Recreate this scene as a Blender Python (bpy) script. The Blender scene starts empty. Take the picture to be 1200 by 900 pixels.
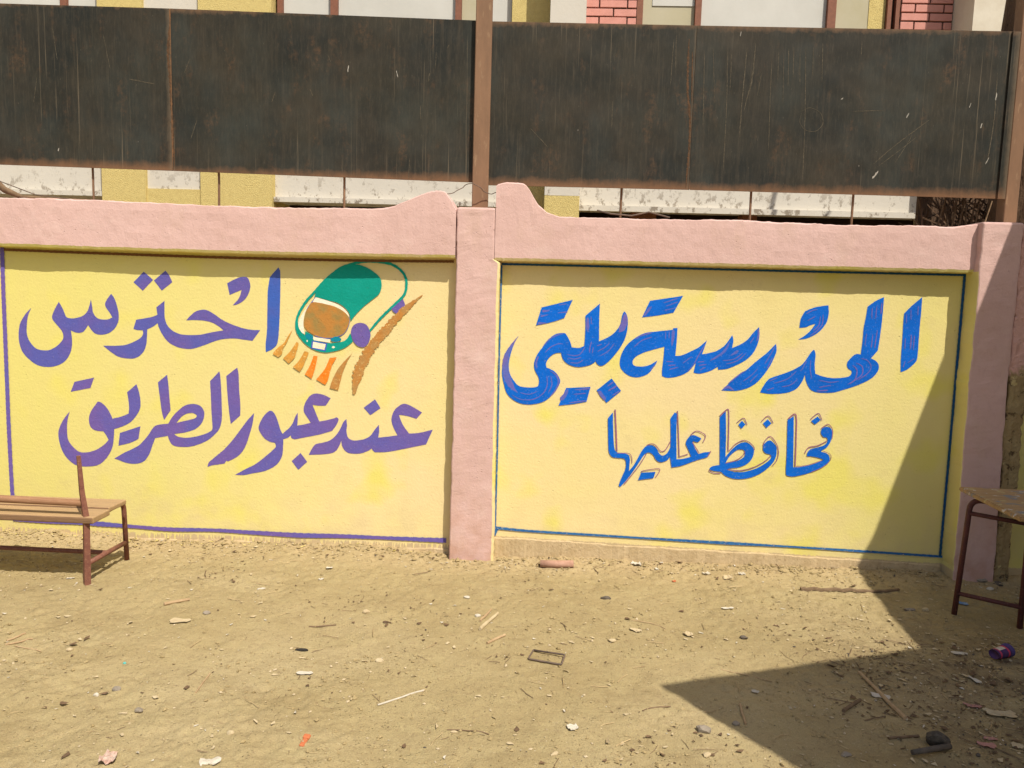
import bpy, bmesh, math, random
import numpy as np
from mathutils import Vector, Matrix, geometry

S = bpy.context.scene
COL = S.collection
random.seed(7)
rng = np.random.default_rng(11)
R_ = math.radians

# ------------------------------------------------------------------ camera
cam_d = bpy.data.cameras.new('camera'); cam = bpy.data.objects.new('camera', cam_d); COL.objects.link(cam)
pitch, roll, yaw = R_(6.21), R_(1.62), R_(2.06)
F = Vector((-math.sin(yaw)*math.cos(pitch), math.cos(yaw)*math.cos(pitch), -math.sin(pitch)))
R0 = Vector((math.cos(yaw), math.sin(yaw), 0)); U0 = R0.cross(F)
Rv = R0*math.cos(roll) + U0*math.sin(roll); Uv = -R0*math.sin(roll) + U0*math.cos(roll)
m = Matrix((Rv, Uv, -F)).transposed().to_4x4(); m.translation = Vector((0, -4.5, 1.53))
cam.matrix_world = m
cam_d.sensor_width = 36; cam_d.lens = 27; cam_d.clip_start = .05; cam_d.clip_end = 500
S.camera = cam

# ------------------------------------------------------------------ light
SUN = Vector((.38, -.56, 1.0)).normalized()          # towards the sun
w = bpy.data.worlds.new('World'); S.world = w; w.use_nodes = True
nt = w.node_tree; bg = nt.nodes['Background']
sky = nt.nodes.new('ShaderNodeTexSky'); sky.sky_type = 'NISHITA'; sky.sun_disc = False
sky.sun_elevation = math.asin(SUN.z); sky.sun_rotation = math.atan2(SUN.x, SUN.y)
sky.dust_density = 3.0; sky.air_density = 1.0
nt.links.new(sky.outputs[0], bg.inputs[0]); bg.inputs[1].default_value = .10
sd = bpy.data.lights.new('sun', 'SUN'); sd.energy = 4.6; sd.angle = R_(.36); sd.color = (1.0, .935, .83)
so = bpy.data.objects.new('sun', sd); COL.objects.link(so)
so.rotation_euler = SUN.to_track_quat('Z', 'Y').to_euler(); so.location = (3, -5, 9)
S.view_settings.view_transform = 'Standard'; S.view_settings.look = 'None'
S.view_settings.exposure = 0.3; S.view_settings.gamma = 1.0

# ------------------------------------------------------------------ helpers
def tag(o, label=None, cat=None, group=None, kind=None):
    if label: o['label'] = label
    if cat: o['category'] = cat
    if group: o['group'] = group
    if kind: o['kind'] = kind
    return o
def empty(name, loc=(0, 0, 0), rz=0):
    o = bpy.data.objects.new(name, None); COL.objects.link(o); o.location = loc; o.rotation_euler = (0, 0, rz)
    o.empty_display_size = .1
    return o
def link(name, me, parent=None):
    o = bpy.data.objects.new(name, me); COL.objects.link(o)
    if parent: o.parent = parent
    return o
def mesh(name, vs, fs, mats, parent=None, midx=None, smooth=False):
    me = bpy.data.meshes.new(name); me.from_pydata([tuple(v) for v in vs], [], fs)
    for mm in (mats if isinstance(mats, (list, tuple)) else [mats]): me.materials.append(mm)
    if midx is not None: me.polygons.foreach_set('material_index', midx)
    if smooth: me.polygons.foreach_set('use_smooth', [True]*len(me.polygons))
    me.update()
    return link(name, me, parent)
def from_bm(name, bm, mats, parent=None, smooth=False):
    me = bpy.data.meshes.new(name); bmesh.ops.recalc_face_normals(bm, faces=bm.faces); bm.to_mesh(me); bm.free()
    for mm in (mats if isinstance(mats, (list, tuple)) else [mats]): me.materials.append(mm)
    if smooth: me.polygons.foreach_set('use_smooth', [True]*len(me.polygons))
    return link(name, me, parent)
def bm_box(bm, c0, c1, bev=0, rot=None, org=None, segs=1):
    M = Matrix.Translation([(a+b)/2 for a, b in zip(c0, c1)]) @ Matrix.Diagonal([abs(b-a) for a, b in zip(c0, c1)] + [1])
    r = bmesh.ops.create_cube(bm, size=1, matrix=M)
    vs = r['verts']
    if bev:
        es = list({e for v in vs for e in v.link_edges})
        rr = bmesh.ops.bevel(bm, geom=es, offset=bev, segments=segs, affect='EDGES', profile=.5)
        vs = [v for v in bm.verts if v in set(rr['verts'])] or vs
    return vs
def box(name, c0, c1, mt, parent=None, bev=0, segs=1, smooth=False):
    bm = bmesh.new(); bm_box(bm, c0, c1, bev, segs=segs)
    return from_bm(name, bm, mt, parent, smooth)
def tube_data(pts, r, n=10, cap=True, squash=None):
    pts = [Vector(p) for p in pts]; rs = r if isinstance(r, (list, tuple)) else [r]*len(pts)
    vs, fs = [], []; up = None
    for i, p in enumerate(pts):
        d = (pts[min(i+1, len(pts)-1)] - pts[max(i-1, 0)]).normalized()
        if up is None: up = Vector((0, 0, 1)) if abs(d.z) < .9 else Vector((0, 1, 0))
        a = d.cross(up)
        if a.length < 1e-5: a = d.orthogonal()
        a.normalize(); b = a.cross(d).normalized(); up = b
        for k in range(n):
            t = 2*math.pi*k/n
            vs.append(p + (a*math.cos(t) + b*math.sin(t))*rs[i])
    for i in range(len(pts)-1):
        for k in range(n):
            k2 = (k+1) % n
            fs.append((i*n+k, i*n+k2, (i+1)*n+k2, (i+1)*n+k))
    if cap:
        fs.append(tuple(range(n))[::-1]); fs.append(tuple((len(pts)-1)*n+k for k in range(n)))
    return vs, fs
def tube(name, pts, r, mt, parent=None, n=10, smooth=True):
    vs, fs = tube_data(pts, r, n)
    o = mesh(name, vs, fs, mt, parent)
    me = o.data
    if smooth: me.polygons.foreach_set('use_smooth', [len(p.vertices) == 4 for p in me.polygons])
    return o
def bend(pts, rad=.04, n=5):
    """round the corners of a polyline"""
    pts = [Vector(p) for p in pts]; out = [pts[0]]
    for i in range(1, len(pts)-1):
        a, b, c = pts[i-1], pts[i], pts[i+1]
        u = (a-b); v = (c-b); r = min(rad, u.length*.45, v.length*.45)
        p0 = b+u.normalized()*r; p1 = b+v.normalized()*r
        for k in range(n+1):
            t = k/n; out.append(p0*(1-t)**2 + b*2*t*(1-t) + p1*t*t)
    out.append(pts[-1]); return out

# numpy value noise -------------------------------------------------
_P = rng.random((256, 256))
def vnoise(x, y):
    xi = np.floor(x).astype(int); yi = np.floor(y).astype(int); fx = x-xi; fy = y-yi
    fx = fx*fx*(3-2*fx); fy = fy*fy*(3-2*fy)
    g = lambda a, b: _P[a & 255, b & 255]
    return (g(xi, yi)*(1-fx)*(1-fy) + g(xi+1, yi)*fx*(1-fy) + g(xi, yi+1)*(1-fx)*fy + g(xi+1, yi+1)*fx*fy)*2-1
def fbm(x, y, o=4, s=1.0):
    v = 0; a = 1.0
    for k in range(o): v = v + a*vnoise(x*s+13.7*k, y*s+7.3*k); a *= .5; s *= 2.1
    return v
def sst(a, b, x):
    t = np.clip((x-a)/(b-a), 0, 1); return t*t*(3-2*t)
def ground_h(x, y):
    x = np.asarray(x, float); y = np.asarray(y, float)
    near = np.exp(-(np.maximum(0, np.abs(x)-5)/4)**2)*np.exp(-(np.maximum(0, np.abs(y+1)-3)/4)**2)
    h = (.020*fbm(x, y, 2, .8) + .007*fbm(x+40, y, 3, 4.2) + .0026*fbm(x+9, y+5, 3, 24.))*near
    roughz = .16 + .9*sst(-.02, .6, fbm(x+3, y+8, 3, 1.5)) + 1.3*sst(-.75, -.10, y)
    h = h + .0052*fbm(x, y+31, 3, 38.)*roughz*near
    # rubble creeping up the wall on the left, thin spoil on the right
    h = h + sst(-.45, -.02, y)*(.014*sst(-.5, -.9, x) + .03*sst(-2.3, -2.9, x))*(1+.5*fbm(x, y, 2, 5.))*(y < .1)
    h = h + sst(-.28, -.02, y)*.014*sst(-.3, .3, x)*(y < .1)
    h = h*(1-.55*sst(.6, .2, np.abs(x-1.4))*sst(-.5, -.1, y))
    return h

# ------------------------------------------------------------------ materials
class N:
    def __init__(s, name):
        s.m = bpy.data.materials.new(name); s.m.use_nodes = True; s.t = s.m.node_tree; s.n = s.t.nodes; s.l = s.t.links
        s.b = s.n['Principled BSDF']; s.b.inputs['Specular IOR Level'].default_value = .15
        s.pos = s.n.new('ShaderNodeNewGeometry').outputs['Position']
    def objco(s): s.pos = s.n.new('ShaderNodeTexCoord').outputs['Object']; return s
    def lk(s, a, b): s.l.new(a, b)
    def val(s, sock, v):
        if hasattr(v, 'links') or isinstance(v, bpy.types.NodeSocket): s.l.new(v, sock)
        else: sock.default_value = (*v, 1) if isinstance(v, tuple) and len(v) == 3 and sock.type == 'RGBA' else v
    def mapv(s, sc=(1, 1, 1), loc=(0, 0, 0), rot=(0, 0, 0), src=None):
        q = s.n.new('ShaderNodeMapping'); q.inputs['Scale'].default_value = sc; q.inputs['Location'].default_value = loc
        q.inputs['Rotation'].default_value = rot; s.lk(src or s.pos, q.inputs[0]); return q.outputs[0]
    def noise(s, scale, det=4, rough=.55, v=None, dist=0):
        q = s.n.new('ShaderNodeTexNoise'); s.lk(v or s.pos, q.inputs['Vector'])
        q.inputs['Scale'].default_value = scale; q.inputs['Detail'].default_value = det; q.inputs['Roughness'].default_value = rough
        q.inputs['Distortion'].default_value = dist
        return q.outputs[0]
    def voro(s, scale, v=None, feat='F1', out=0):
        q = s.n.new('ShaderNodeTexVoronoi'); q.feature = feat; s.lk(v or s.pos, q.inputs['Vector']); q.inputs['Scale'].default_value = scale
        return q.outputs[out]
    def ramp(s, f, a, b, lo=0., hi=1.):
        q = s.n.new('ShaderNodeMapRange'); s.val(q.inputs[0], f)
        for i, v in enumerate((a, b, lo, hi)): s.val(q.inputs[i+1], v)
        return q.outputs[0]
    def math(s, op, a, b=0., c=None):
        q = s.n.new('ShaderNodeMath'); q.operation = op; s.val(q.inputs[0], a); s.val(q.inputs[1], b)
        if c is not None: s.val(q.inputs[2], c)
        return q.outputs[0]
    def mix(s, f, a, b, mode='MIX'):
        q = s.n.new('ShaderNodeMix'); q.data_type = 'RGBA'; q.blend_type = mode
        s.val(q.inputs[0], f); s.val(q.inputs[6], a); s.val(q.inputs[7], b); return q.outputs[2]
    def sep(s, v=None):
        q = s.n.new('ShaderNodeSeparateXYZ'); s.lk(v or s.pos, q.inputs[0]); return q.outputs
    def bump(s, h, strength=.5, dist=.01, prev=None):
        q = s.n.new('ShaderNodeBump'); q.inputs['Strength'].default_value = strength; q.inputs['Distance'].default_value = dist
        s.lk(h, q.inputs['Height'])
        if prev: s.lk(prev, q.inputs['Normal'])
        return q.outputs[0]
    def done(s, col, rough=.85, normal=None, metal=0.):
        s.val(s.b.inputs['Base Color'], col); s.val(s.b.inputs['Roughness'], rough); s.val(s.b.inputs['Metallic'], metal)
        if normal: s.lk(normal, s.b.inputs['Normal'])
        return s.m
def plaster_bump(q, k=1.0):
    """the relief of the hand-thrown plaster; the painted lettering shares it"""
    a = q.noise(9, 3, .5, q.mapv((1, 1, 1.6)))
    b = q.noise(75, 5, .65, q.mapv((1, 1, .9)))
    pits = q.ramp(q.voro(23, q.mapv((1, 1, 1.5), (3, 1, 2))), .0, .10, -1., 0.)
    c = q.noise(28, 3, .6, q.mapv((.8, 1, 1.5), rot=(0, .25, 0)))
    gate = q.ramp(q.noise(2.2, 2), .45, .62)
    pits = q.math('MULTIPLY', pits, q.ramp(q.noise(6, 2), .52, .64))
    b2 = q.noise(190, 3, .7)
    n1 = q.bump(a, .18*k, .007)
    n2 = q.bump(c, .10*k, .004, n1)
    n3 = q.bump(q.ramp(b, .38, .70), .19*k, .0040, n2)
    n3 = q.bump(b2, .30*k, .0016, n3)
    sp = q.math('MULTIPLY', q.ramp(q.voro(46, q.mapv((1, 1, 1.3), (7, 0, 1))), .0, .13, -1., 0.), q.ramp(q.noise(4.5, 3, .6, q.mapv(loc=(3, 1, 8))), .50, .60))
    n4 = q.bump(sp, .8*k, .006, n3)
    return q.bump(pits, .9*k, .007, n4)

def mat_yellow(name, edge_a, edge_b, lemon_x=None):
    q = N(name); x, y, z = q.sep()
    n1 = q.noise(1.6, 3, .5); n2 = q.noise(11, 4, .6, q.mapv((1, 1, .5)))
    c = q.mix(q.ramp(n1, .35, .68), (.725, .59, .305), (.71, .60, .25))
    far = q.math('ADD', q.math('ABSOLUTE', q.math('SUBTRACT', x, .1)), q.math('MULTIPLY', q.math('SUBTRACT', q.noise(1.1, 3, .5, q.mapv(loc=(4, 4, 4))), .5), 2.2))
    c = q.mix(q.ramp(far, 1.1, 2.9, 0, .8), c, (.635, .585, .165))  # lens falloff and brush tone both put into the yellow towards the ends
    c = q.mix(q.ramp(q.noise(3.1, 2, .5, q.mapv(loc=(5, 2, 9))), .56, .72, 0, .85), c, (.68, .615, .13))
    if lemon_x is not None:
        c = q.mix(q.ramp(q.math('ADD', x, q.math('MULTIPLY', n1, 1.2)), lemon_x+1.0, lemon_x-.1, 0., .60), c, (.68, .585, .17))
    c = q.mix(q.ramp(n2, .3, .75, 0, .16), c, (.62, .46, .22))
    c = q.mix(q.ramp(q.noise(48, 3, .7), .66, .76, 0, .35), c, (.55, .43, .22))
    pk = q.math('MULTIPLY', q.ramp(q.voro(46, q.mapv((1, 1, 1.3), (7, 0, 1))), .03, .09, 1., 0.), q.ramp(q.noise(4.5, 3, .6, q.mapv(loc=(3, 1, 8))), .53, .60))
    c = q.mix(q.math('MULTIPLY', pk, .5), c, (.42, .33, .16))
    # hand prints and dust splashed up the foot of the wall
    dust = q.math('MULTIPLY', q.ramp(z, .42, .02), q.ramp(q.noise(7, 4), .42, .7))
    c = q.mix(q.math('MULTIPLY', dust, .6), c, (.56, .44, .26))
    c = q.mix(q.math('MULTIPLY', q.ramp(q.noise(3.7, 6, .8, q.mapv((1, 1, 1.3), loc=(11, 2, 6))), .60, .70), .22), c, (.50, .40, .20))
    drip = q.noise(1.0, 3, .6, q.mapv((62, 1, 3.5)))
    edge = q.math('MULTIPLY_ADD', x, edge_b, edge_a)
    e2 = q.math('SUBTRACT', edge, q.math('MULTIPLY', q.ramp(drip, .48, .72), .070 if edge_b == 0 else .006))
    e3 = q.math('ADD', e2, q.math('MULTIPLY', q.math('SUBTRACT', q.noise(40, 3), .5), .018))
    bare = q.ramp(q.math('SUBTRACT', z, e3), .0025, -.0025)
    pl = q.mix(q.noise(14, 4, .6), (.56, .43, .25), (.44, .33, .18))
    pl = q.mix(q.ramp(q.noise(60, 3), .45, .65, 0, .5), pl, (.50, .40, .24))
    c = q.mix(bare, c, pl)
    return q.done(c, .82, plaster_bump(q))
def mat_pink(name='pink_limewash', foot=True):
    q = N(name); x, y, z = q.sep()
    c = q.mix(q.ramp(q.noise(2.3, 4, .6), .3, .7), (.61, .415, .372), (.56, .37, .325))
    c = q.mix(q.ramp(q.noise(26, 4, .65), .52, .72, 0, .4), c, (.47, .30, .26))
    c = q.mix(q.ramp(q.noise(5, 5, .7, q.mapv((1, 1, .5))), .52, .72, 0, .42), c, (.52, .36, .27))
    c = q.mix(q.ramp(q.noise(3.3, 5, .75, q.mapv((1, 1, 1.5), loc=(9, 3, 1))), .54, .70, 0, .4), c, (.66, .50, .44))
    spk = q.ramp(q.voro(70), .0, .13, .7, 0.)
    c = q.mix(q.math('MULTIPLY', spk, q.ramp(q.noise(5, 3), .5, .66)), c, (.25, .15, .11))
    ft = q.math('MULTIPLY', q.ramp(z, .5, .02), q.ramp(q.noise(9, 4), .38, .62))
    c = q.mix(q.math('MULTIPLY', ft, .5), c, (.42, .22, .13))
    return q.done(c, .85, plaster_bump(q, 1.05))
def mat_paint(name, c1, c2=None, sc=5., spec=.82, thin=.0):
    q = N(name)
    c = c1
    if c2: c = q.mix(q.ramp(q.noise(sc, 3, .5), .42, .62), c1, c2)
    st = q.noise(1, 4, .7, q.mapv((22, 22, 60), rot=(0, .5, 0)))
    dk = tuple(v*.78 for v in c1)
    c = q.mix(q.ramp(st, .48, .75, 0, .6), c, dk)
    lt = tuple(v*.85+.05*k for v, k in zip(c1, (1, .9, .8)))
    c = q.mix(q.ramp(q.noise(70, 4, .7), .58, .74, 0, .35), c, lt)
    if thin: c = q.mix(q.ramp(q.noise(90, 4, .75), .60, .66, 0, thin), c, (.80, .65, .26))
    return q.done(c, spec, plaster_bump(q))
M = {}
M['yellowL'] = mat_yellow('yellow_paint_left', .050, 0., -2.9)
M['yellowR'] = mat_yellow('yellow_paint_right', .112, -.0235)
M['edge'] = mat_yellow('yellow_paint_edge', -.5, 0.)
M['pink'] = mat_pink()
M['violet'] = mat_paint('violet_paint', (.150, .098, .325), (.115, .10, .35), 3.5, thin=.12)
M['violet2'] = mat_paint('violet_blue_paint', (.095, .10, .36), (.135, .095, .32), 3.5, thin=.1)
M['blueviolet'] = mat_paint('blue_violet_paint', (.045, .112, .43), (.07, .105, .38))
M['blue'] = mat_paint('blue_paint', (.002, .125, .58), (.002, .105, .50), thin=.12)
M['borderblue'] = mat_paint('faded_border_blue', (.035, .145, .34), (.02, .10, .30), 30, thin=.6)
M['darkblue'] = mat_paint('dark_blue_paint', (.012, .075, .22), (.02, .085, .16))
M['darkbrown'] = mat_paint('dark_brown_line', (.16, .075, .03))
M['streak'] = mat_paint('lilac_brush_streak', (.095, .125, .44), (.15, .115, .38), 9)
M['plum'] = mat_paint('plum_paint', (.29, .115, .19), (.22, .10, .2), 9)
M['green'] = mat_paint('green_paint', (.004, .29, .225), (.002, .26, .195))
M['teal'] = mat_paint('teal_paint', (.004, .21, .30))
M['brown'] = mat_paint('brown_window_paint', (.44, .20, .045), (.30, .20, .06), 14)
M['ochre'] = mat_paint('ochre_paint', (.62, .29, .05), (.50, .25, .05), 20, thin=.8)
M['orange'] = mat_paint('orange_paint', (.78, .20, .014), (.70, .22, .03), 20, thin=.5)
M['rust'] = mat_paint('rust_paint', (.46, .20, .045), (.40, .22, .07), 16, thin=.9)
M['cream'] = mat_paint('cream_paint', (.80, .70, .50), (.82, .74, .60))

def mat_ground():
    q = N('sandy_ground'); x, y, z = q.sep()
    c = q.mix(q.ramp(q.noise(1.3, 4, .6), .35, .68), (.350, .275, .135), (.300, .230, .108))
    c = q.mix(q.ramp(q.noise(.75, 3, .55, q.mapv((1, 1.6, 1), loc=(3, 2, 0))), .47, .66, 0, .7), c, (.405, .325, .175))
    c = q.mix(q.ramp(q.noise(7, 5, .65), .45, .72, 0, .55), c, (.385, .315, .155))
    c = q.mix(q.ramp(q.noise(3.4, 5, .7, q.mapv(loc=(7, 3, 0))), .54, .70, 0, .55), c, (.235, .175, .082))
    c = q.mix(q.ramp(q.noise(42, 4, .7), .55, .72, 0, .6), c, (.20, .14, .075))
    c = q.mix(q.ramp(q.noise(95, 3, .7, q.mapv(loc=(1, 9, 0))), .60, .72, 0, .6), c, (.47, .40, .24))
    c = q.mix(q.math('MULTIPLY', q.ramp(y, -.42, -.02), q.ramp(q.noise(5, 4), .3, .6, .25, .85)), c, (.45, .34, .185))
    c = q.mix(q.ramp(q.noise(260, 2, .7), .4, .65, 0, .35), c, (.17, .12, .07))
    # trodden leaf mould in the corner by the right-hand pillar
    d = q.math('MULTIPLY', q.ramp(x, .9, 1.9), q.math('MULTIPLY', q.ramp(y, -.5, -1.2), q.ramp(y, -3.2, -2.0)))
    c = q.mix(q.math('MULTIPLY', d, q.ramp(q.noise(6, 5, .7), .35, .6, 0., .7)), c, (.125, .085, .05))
    n1 = q.bump(q.noise(35, 5, .65), .5, .012); n2 = q.bump(q.noise(160, 4, .7), .6, .004, n1)
    cl = q.math('MULTIPLY', q.ramp(q.voro(75), .0, .32, 1., 0.), q.ramp(q.noise(8, 4, .7, q.mapv(loc=(2, 6, 0))), .42, .62))
    n3 = q.bump(cl, .7, .008, n2); n3 = q.bump(q.ramp(q.voro(170), .0, .4, 1., 0.), .5, .003, n3)
    return q.done(c, .95, n3)
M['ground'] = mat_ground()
def mat_sheet():
    q = N('weathered_black_sheet'); x, y, z = q.sep()
    g = q.n.new('ShaderNodeTexCoord').outputs['Generated']; gx, gy, gz = q.sep(g)
    st = q.noise(1, 5, .7, q.mapv((38, 1, 2.2))); st2 = q.noise(1, 4, .65, q.mapv((130, 1, 12.), loc=(3, 0, 1)))
    bl = q.noise(2.6, 4, .6)
    c = q.mix(q.ramp(bl, .35, .65), (.018, .0195, .0165), (.036, .032, .022))
    c = q.mix(q.ramp(st, .5, .78, 0, .7), c, (.062, .050, .034))
    c = q.mix(q.math('MULTIPLY', q.ramp(st2, .58, .76, 0, .45), q.ramp(q.noise(3, 3, .5, q.mapv(loc=(2, 2, 2))), .38, .62)), c, (.10, .085, .06))
    c = q.mix(q.ramp(q.noise(120, 3, .7), .60, .75, 0, .4), c, (.02, .02, .018))
    # rust patches and rust creeping in from the lower and upper hem
    c = q.mix(q.ramp(q.noise(1.7, 4, .6, q.mapv((1, 1, 1.4), loc=(5, 1, 2))), .45, .7, 0, .5), c, (.048, .038, .026))
    c = q.mix(q.ramp(q.noise(2.4, 4, .6, q.mapv((1, 1, .6), loc=(1, 7, 2))), .5, .72, 0, .55), c, (.040, .048, .042))
    dr = q.math('MULTIPLY', q.ramp(q.noise(1, 3, .6, q.mapv((85, 1, 1.1), loc=(9, 0, 5))), .62, .70), q.ramp(q.noise(1.3, 3, .5, q.mapv((1, 1, .7), loc=(2, 0, 7))), .46, .60))
    c = q.mix(q.math('MULTIPLY', dr, .75), c, (.13, .105, .07))
    st3 = q.noise(1, 4, .7, q.mapv((75, 1, 20), loc=(6, 0, 3)))
    c = q.mix(q.ramp(st3, .52, .75, 0, .45), c, (.066, .056, .040))
    c = q.mix(q.ramp(st3, .46, .30, 0, .35), c, (.018, .017, .014))
    fl = q.ramp(q.voro(21, q.mapv((1.6, 1, .4), (2, 0, 5))), .0, .05, 1., 0.)
    c = q.mix(q.math('MULTIPLY', fl, .55), c, (.21, .18, .135))
    rp = q.math('MULTIPLY', q.ramp(q.noise(4.0, 5, .7, q.mapv((1.9, 1, .8), loc=(8, 0, 4))), .55, .69), q.ramp(q.noise(40, 4, .7), .4, .6))
    c = q.mix(q.math('MULTIPLY', rp, .6), c, (.105, .060, .032))
    jz = q.math('MULTIPLY', q.math('SUBTRACT', q.noise(14, 4, .7, q.mapv((1, 1, .8))), .5), .16)
    hem = q.ramp(q.math('ADD', gz, q.math('MULTIPLY', jz, .45)), .062, .008)
    top = q.ramp(q.math('ADD', gz, q.math('MULTIPLY', jz, .6)), .965, 1.0)
    side = q.ramp(q.math('ADD', gx, q.math('MULTIPLY', jz, .12)), .985, .998)
    c = q.mix(q.math('MULTIPLY', hem, .8), c, (.185, .098, .050))
    c = q.mix(q.math('MULTIPLY', top, .7), c, (.17, .10, .055))
    c = q.mix(q.math('MULTIPLY', side, .6), c, (.15, .11, .07))
    sp = q.ramp(q.voro(9, q.mapv((1, 1, .45))), .0, .022, 1., 0.)
    c = q.mix(q.math('MULTIPLY', sp, .8), c, (.55, .50, .42))
    nn = q.bump(q.noise(3, 2), .5, .03); nn = q.bump(st, .25, .003, nn)
    return q.done(c, .62, nn)
M['sheet'] = mat_sheet()
def mat_simple(name, c1, c2, sc=12, rough=.8, bump=.4, dist=.004, c3=None, obj=False, stretch=(1, 1, 1)):
    q = N(name)
    if obj: q.objco()
    v = q.mapv(stretch)
    c = q.mix(q.ramp(q.noise(sc, 5, .65, v), .36, .66), c1, c2)
    if c3: c = q.mix(q.ramp(q.noise(sc*3.7, 4, .7, v), .58, .68), c, c3)
    return q.done(c, rough, q.bump(q.noise(sc*4, 5, .65, v), bump, dist))
M['steel'] = mat_simple('brown_steel', (.235, .135, .078), (.17, .10, .06), 9, .6, .3, .002, (.27, .17, .10), stretch=(1, 1, .25))
M['tube'] = mat_simple('maroon_tube_paint', (.150, .060, .045), (.215, .095, .062), 30, .5, .4, .001, (.30, .17, .10))
M['tube_dark'] = mat_simple('dark_maroon_tube_paint', (.115, .040, .034), (.085, .034, .03), 24, .45, .4, .001, (.16, .085, .06))
M['plank_edge'] = mat_simple('worn_plank_edge', (.17, .10, .055), (.23, .135, .07), 5, .8, .5, .003, (.12, .07, .04), stretch=(1, 14, 14))
M['wood'] = mat_simple('worn_plank', (.40, .265, .135), (.33, .22, .115), 5, .75, .5, .003, (.24, .14, .07), stretch=(1, 14, 14))
M['wood_dark'] = mat_simple('worn_brown_rail', (.30, .16, .085), (.22, .115, .06), 5, .7, .5, .003, (.38, .24, .14), stretch=(1, 14, 14))
def mat_desk():
    q = N('paint_spattered_plank'); v = q.mapv((1, 9, 1), rot=(0, 0, .35))
    c = q.mix(q.ramp(q.noise(9, 4, .6, v), .4, .65), (.40, .255, .12), (.31, .195, .09))
    c = q.mix(q.ramp(q.noise(13, 3, .5, q.mapv((1, 2, 1), loc=(1, 2, 0))), .56, .66, 0, .7), c, (.16, .20, .24))
    c = q.mix(q.ramp(q.noise(16, 3, .5, q.mapv((1, 2, 1), loc=(6, 5, 0))), .64, .70, 0, .7), c, (.52, .47, .22))
    c = q.mix(q.ramp(q.noise(22, 3, .5, q.mapv((1, 2, 1), loc=(3, 8, 0))), .64, .67), c, (.55, .50, .45))
    return q.done(c, .7, q.bump(q.noise(40, 4, .6, v), .5, .003))
M['desk'] = mat_desk()
def mat_raw():
    q = N('flaking_plaster'); x, y, z = q.sep()
    pl = q.mix(q.noise(9, 5, .7), (.42, .33, .16), (.22, .14, .07))
    pl = q.mix(q.ramp(q.noise(17, 4, .7), .56, .62), pl, (.10, .065, .035))
    pl = q.mix(q.ramp(q.noise(12, 4, .6, q.mapv(loc=(3, 3, 3))), .60, .64), pl, (.52, .42, .20))
    e = q.math('ADD', z, q.math('MULTIPLY', q.math('SUBTRACT', q.noise(8, 4, .7), .5), .35))
    c = q.mix(q.ramp(e, 1.20, 1.24), pl, (.60, .36, .30))
    return q.done(c, .9, q.bump(q.noise(18, 5, .7), .9, .02))
M['raw'] = mat_raw()
def mat_white(name, base, dirt_z):
    q = N(name); x, y, z = q.sep()
    c = q.mix(q.noise(3, 4), base, tuple(v*.9 for v in base))
    near = q.ramp(z, dirt_z+.34, dirt_z+.02, .0, 1.)
    sp = q.ramp(q.noise(13, 5, .75, q.mapv((1, 1, .7))), .545, .60)
    c = q.mix(q.math('MULTIPLY', sp, q.math('MULTIPLY', near, .75)), c, (.16, .12, .08))
    c = q.mix(q.math('MULTIPLY', q.ramp(q.noise(4, 4, .6, q.mapv((1, 1, .3))), .5, .75), .25), c, (.50, .44, .34))
    return q.done(c, .85, q.bump(q.noise(30, 4), .3, .004))
M['bwhite'] = mat_white('whitewash', (.60, .56, .48), 2.49)
M['bcream'] = mat_simple('cream_render', (.62, .57, .46), (.56, .50, .39), 6)
M['byellow'] = mat_simple('yellow_render', (.62, .50, .20), (.56, .44, .17), 25, .9, .8, .01, (.40, .30, .12))
M['pane'] = mat_simple('whitened_pane', (.50, .49, .44), (.56, .55, .50), 1.5, .35, .05, .001)
M['pane_beige'] = mat_simple('beige_pane', (.42, .38, .25), (.46, .42, .30), 2.5, .4, .05, .001)
M['bframe'] = mat_simple('brown_window_frame', (.24, .105, .065), (.19, .085, .055), 20, .6)
M['brick'] = mat_simple('pink_brick', (.60, .285, .235), (.54, .25, .20), 14, .85, .4, .003)
M['mortar'] = mat_simple('dark_mortar', (.10, .055, .04), (.14, .08, .06), 20)
M['dark'] = mat_simple('dark_interior', (.030, .017, .011), (.05, .028, .018), 3)
M['bark'] = mat_simple('tree_bark', (.085, .05, .03), (.15, .095, .06), 10, .9, 1., .03, (.035, .022, .015), stretch=(1, 1, .25))
M['twig'] = mat_simple('dry_twig', (.20, .13, .075), (.11, .07, .04), 20, .85, .4)
M['concrete'] = mat_simple('grey_concrete', (.34, .31, .26), (.28, .25, .21), 4)
M['wire'] = mat_simple('old_wire', (.09, .07, .055), (.16, .11, .08), 30, .6)

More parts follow.
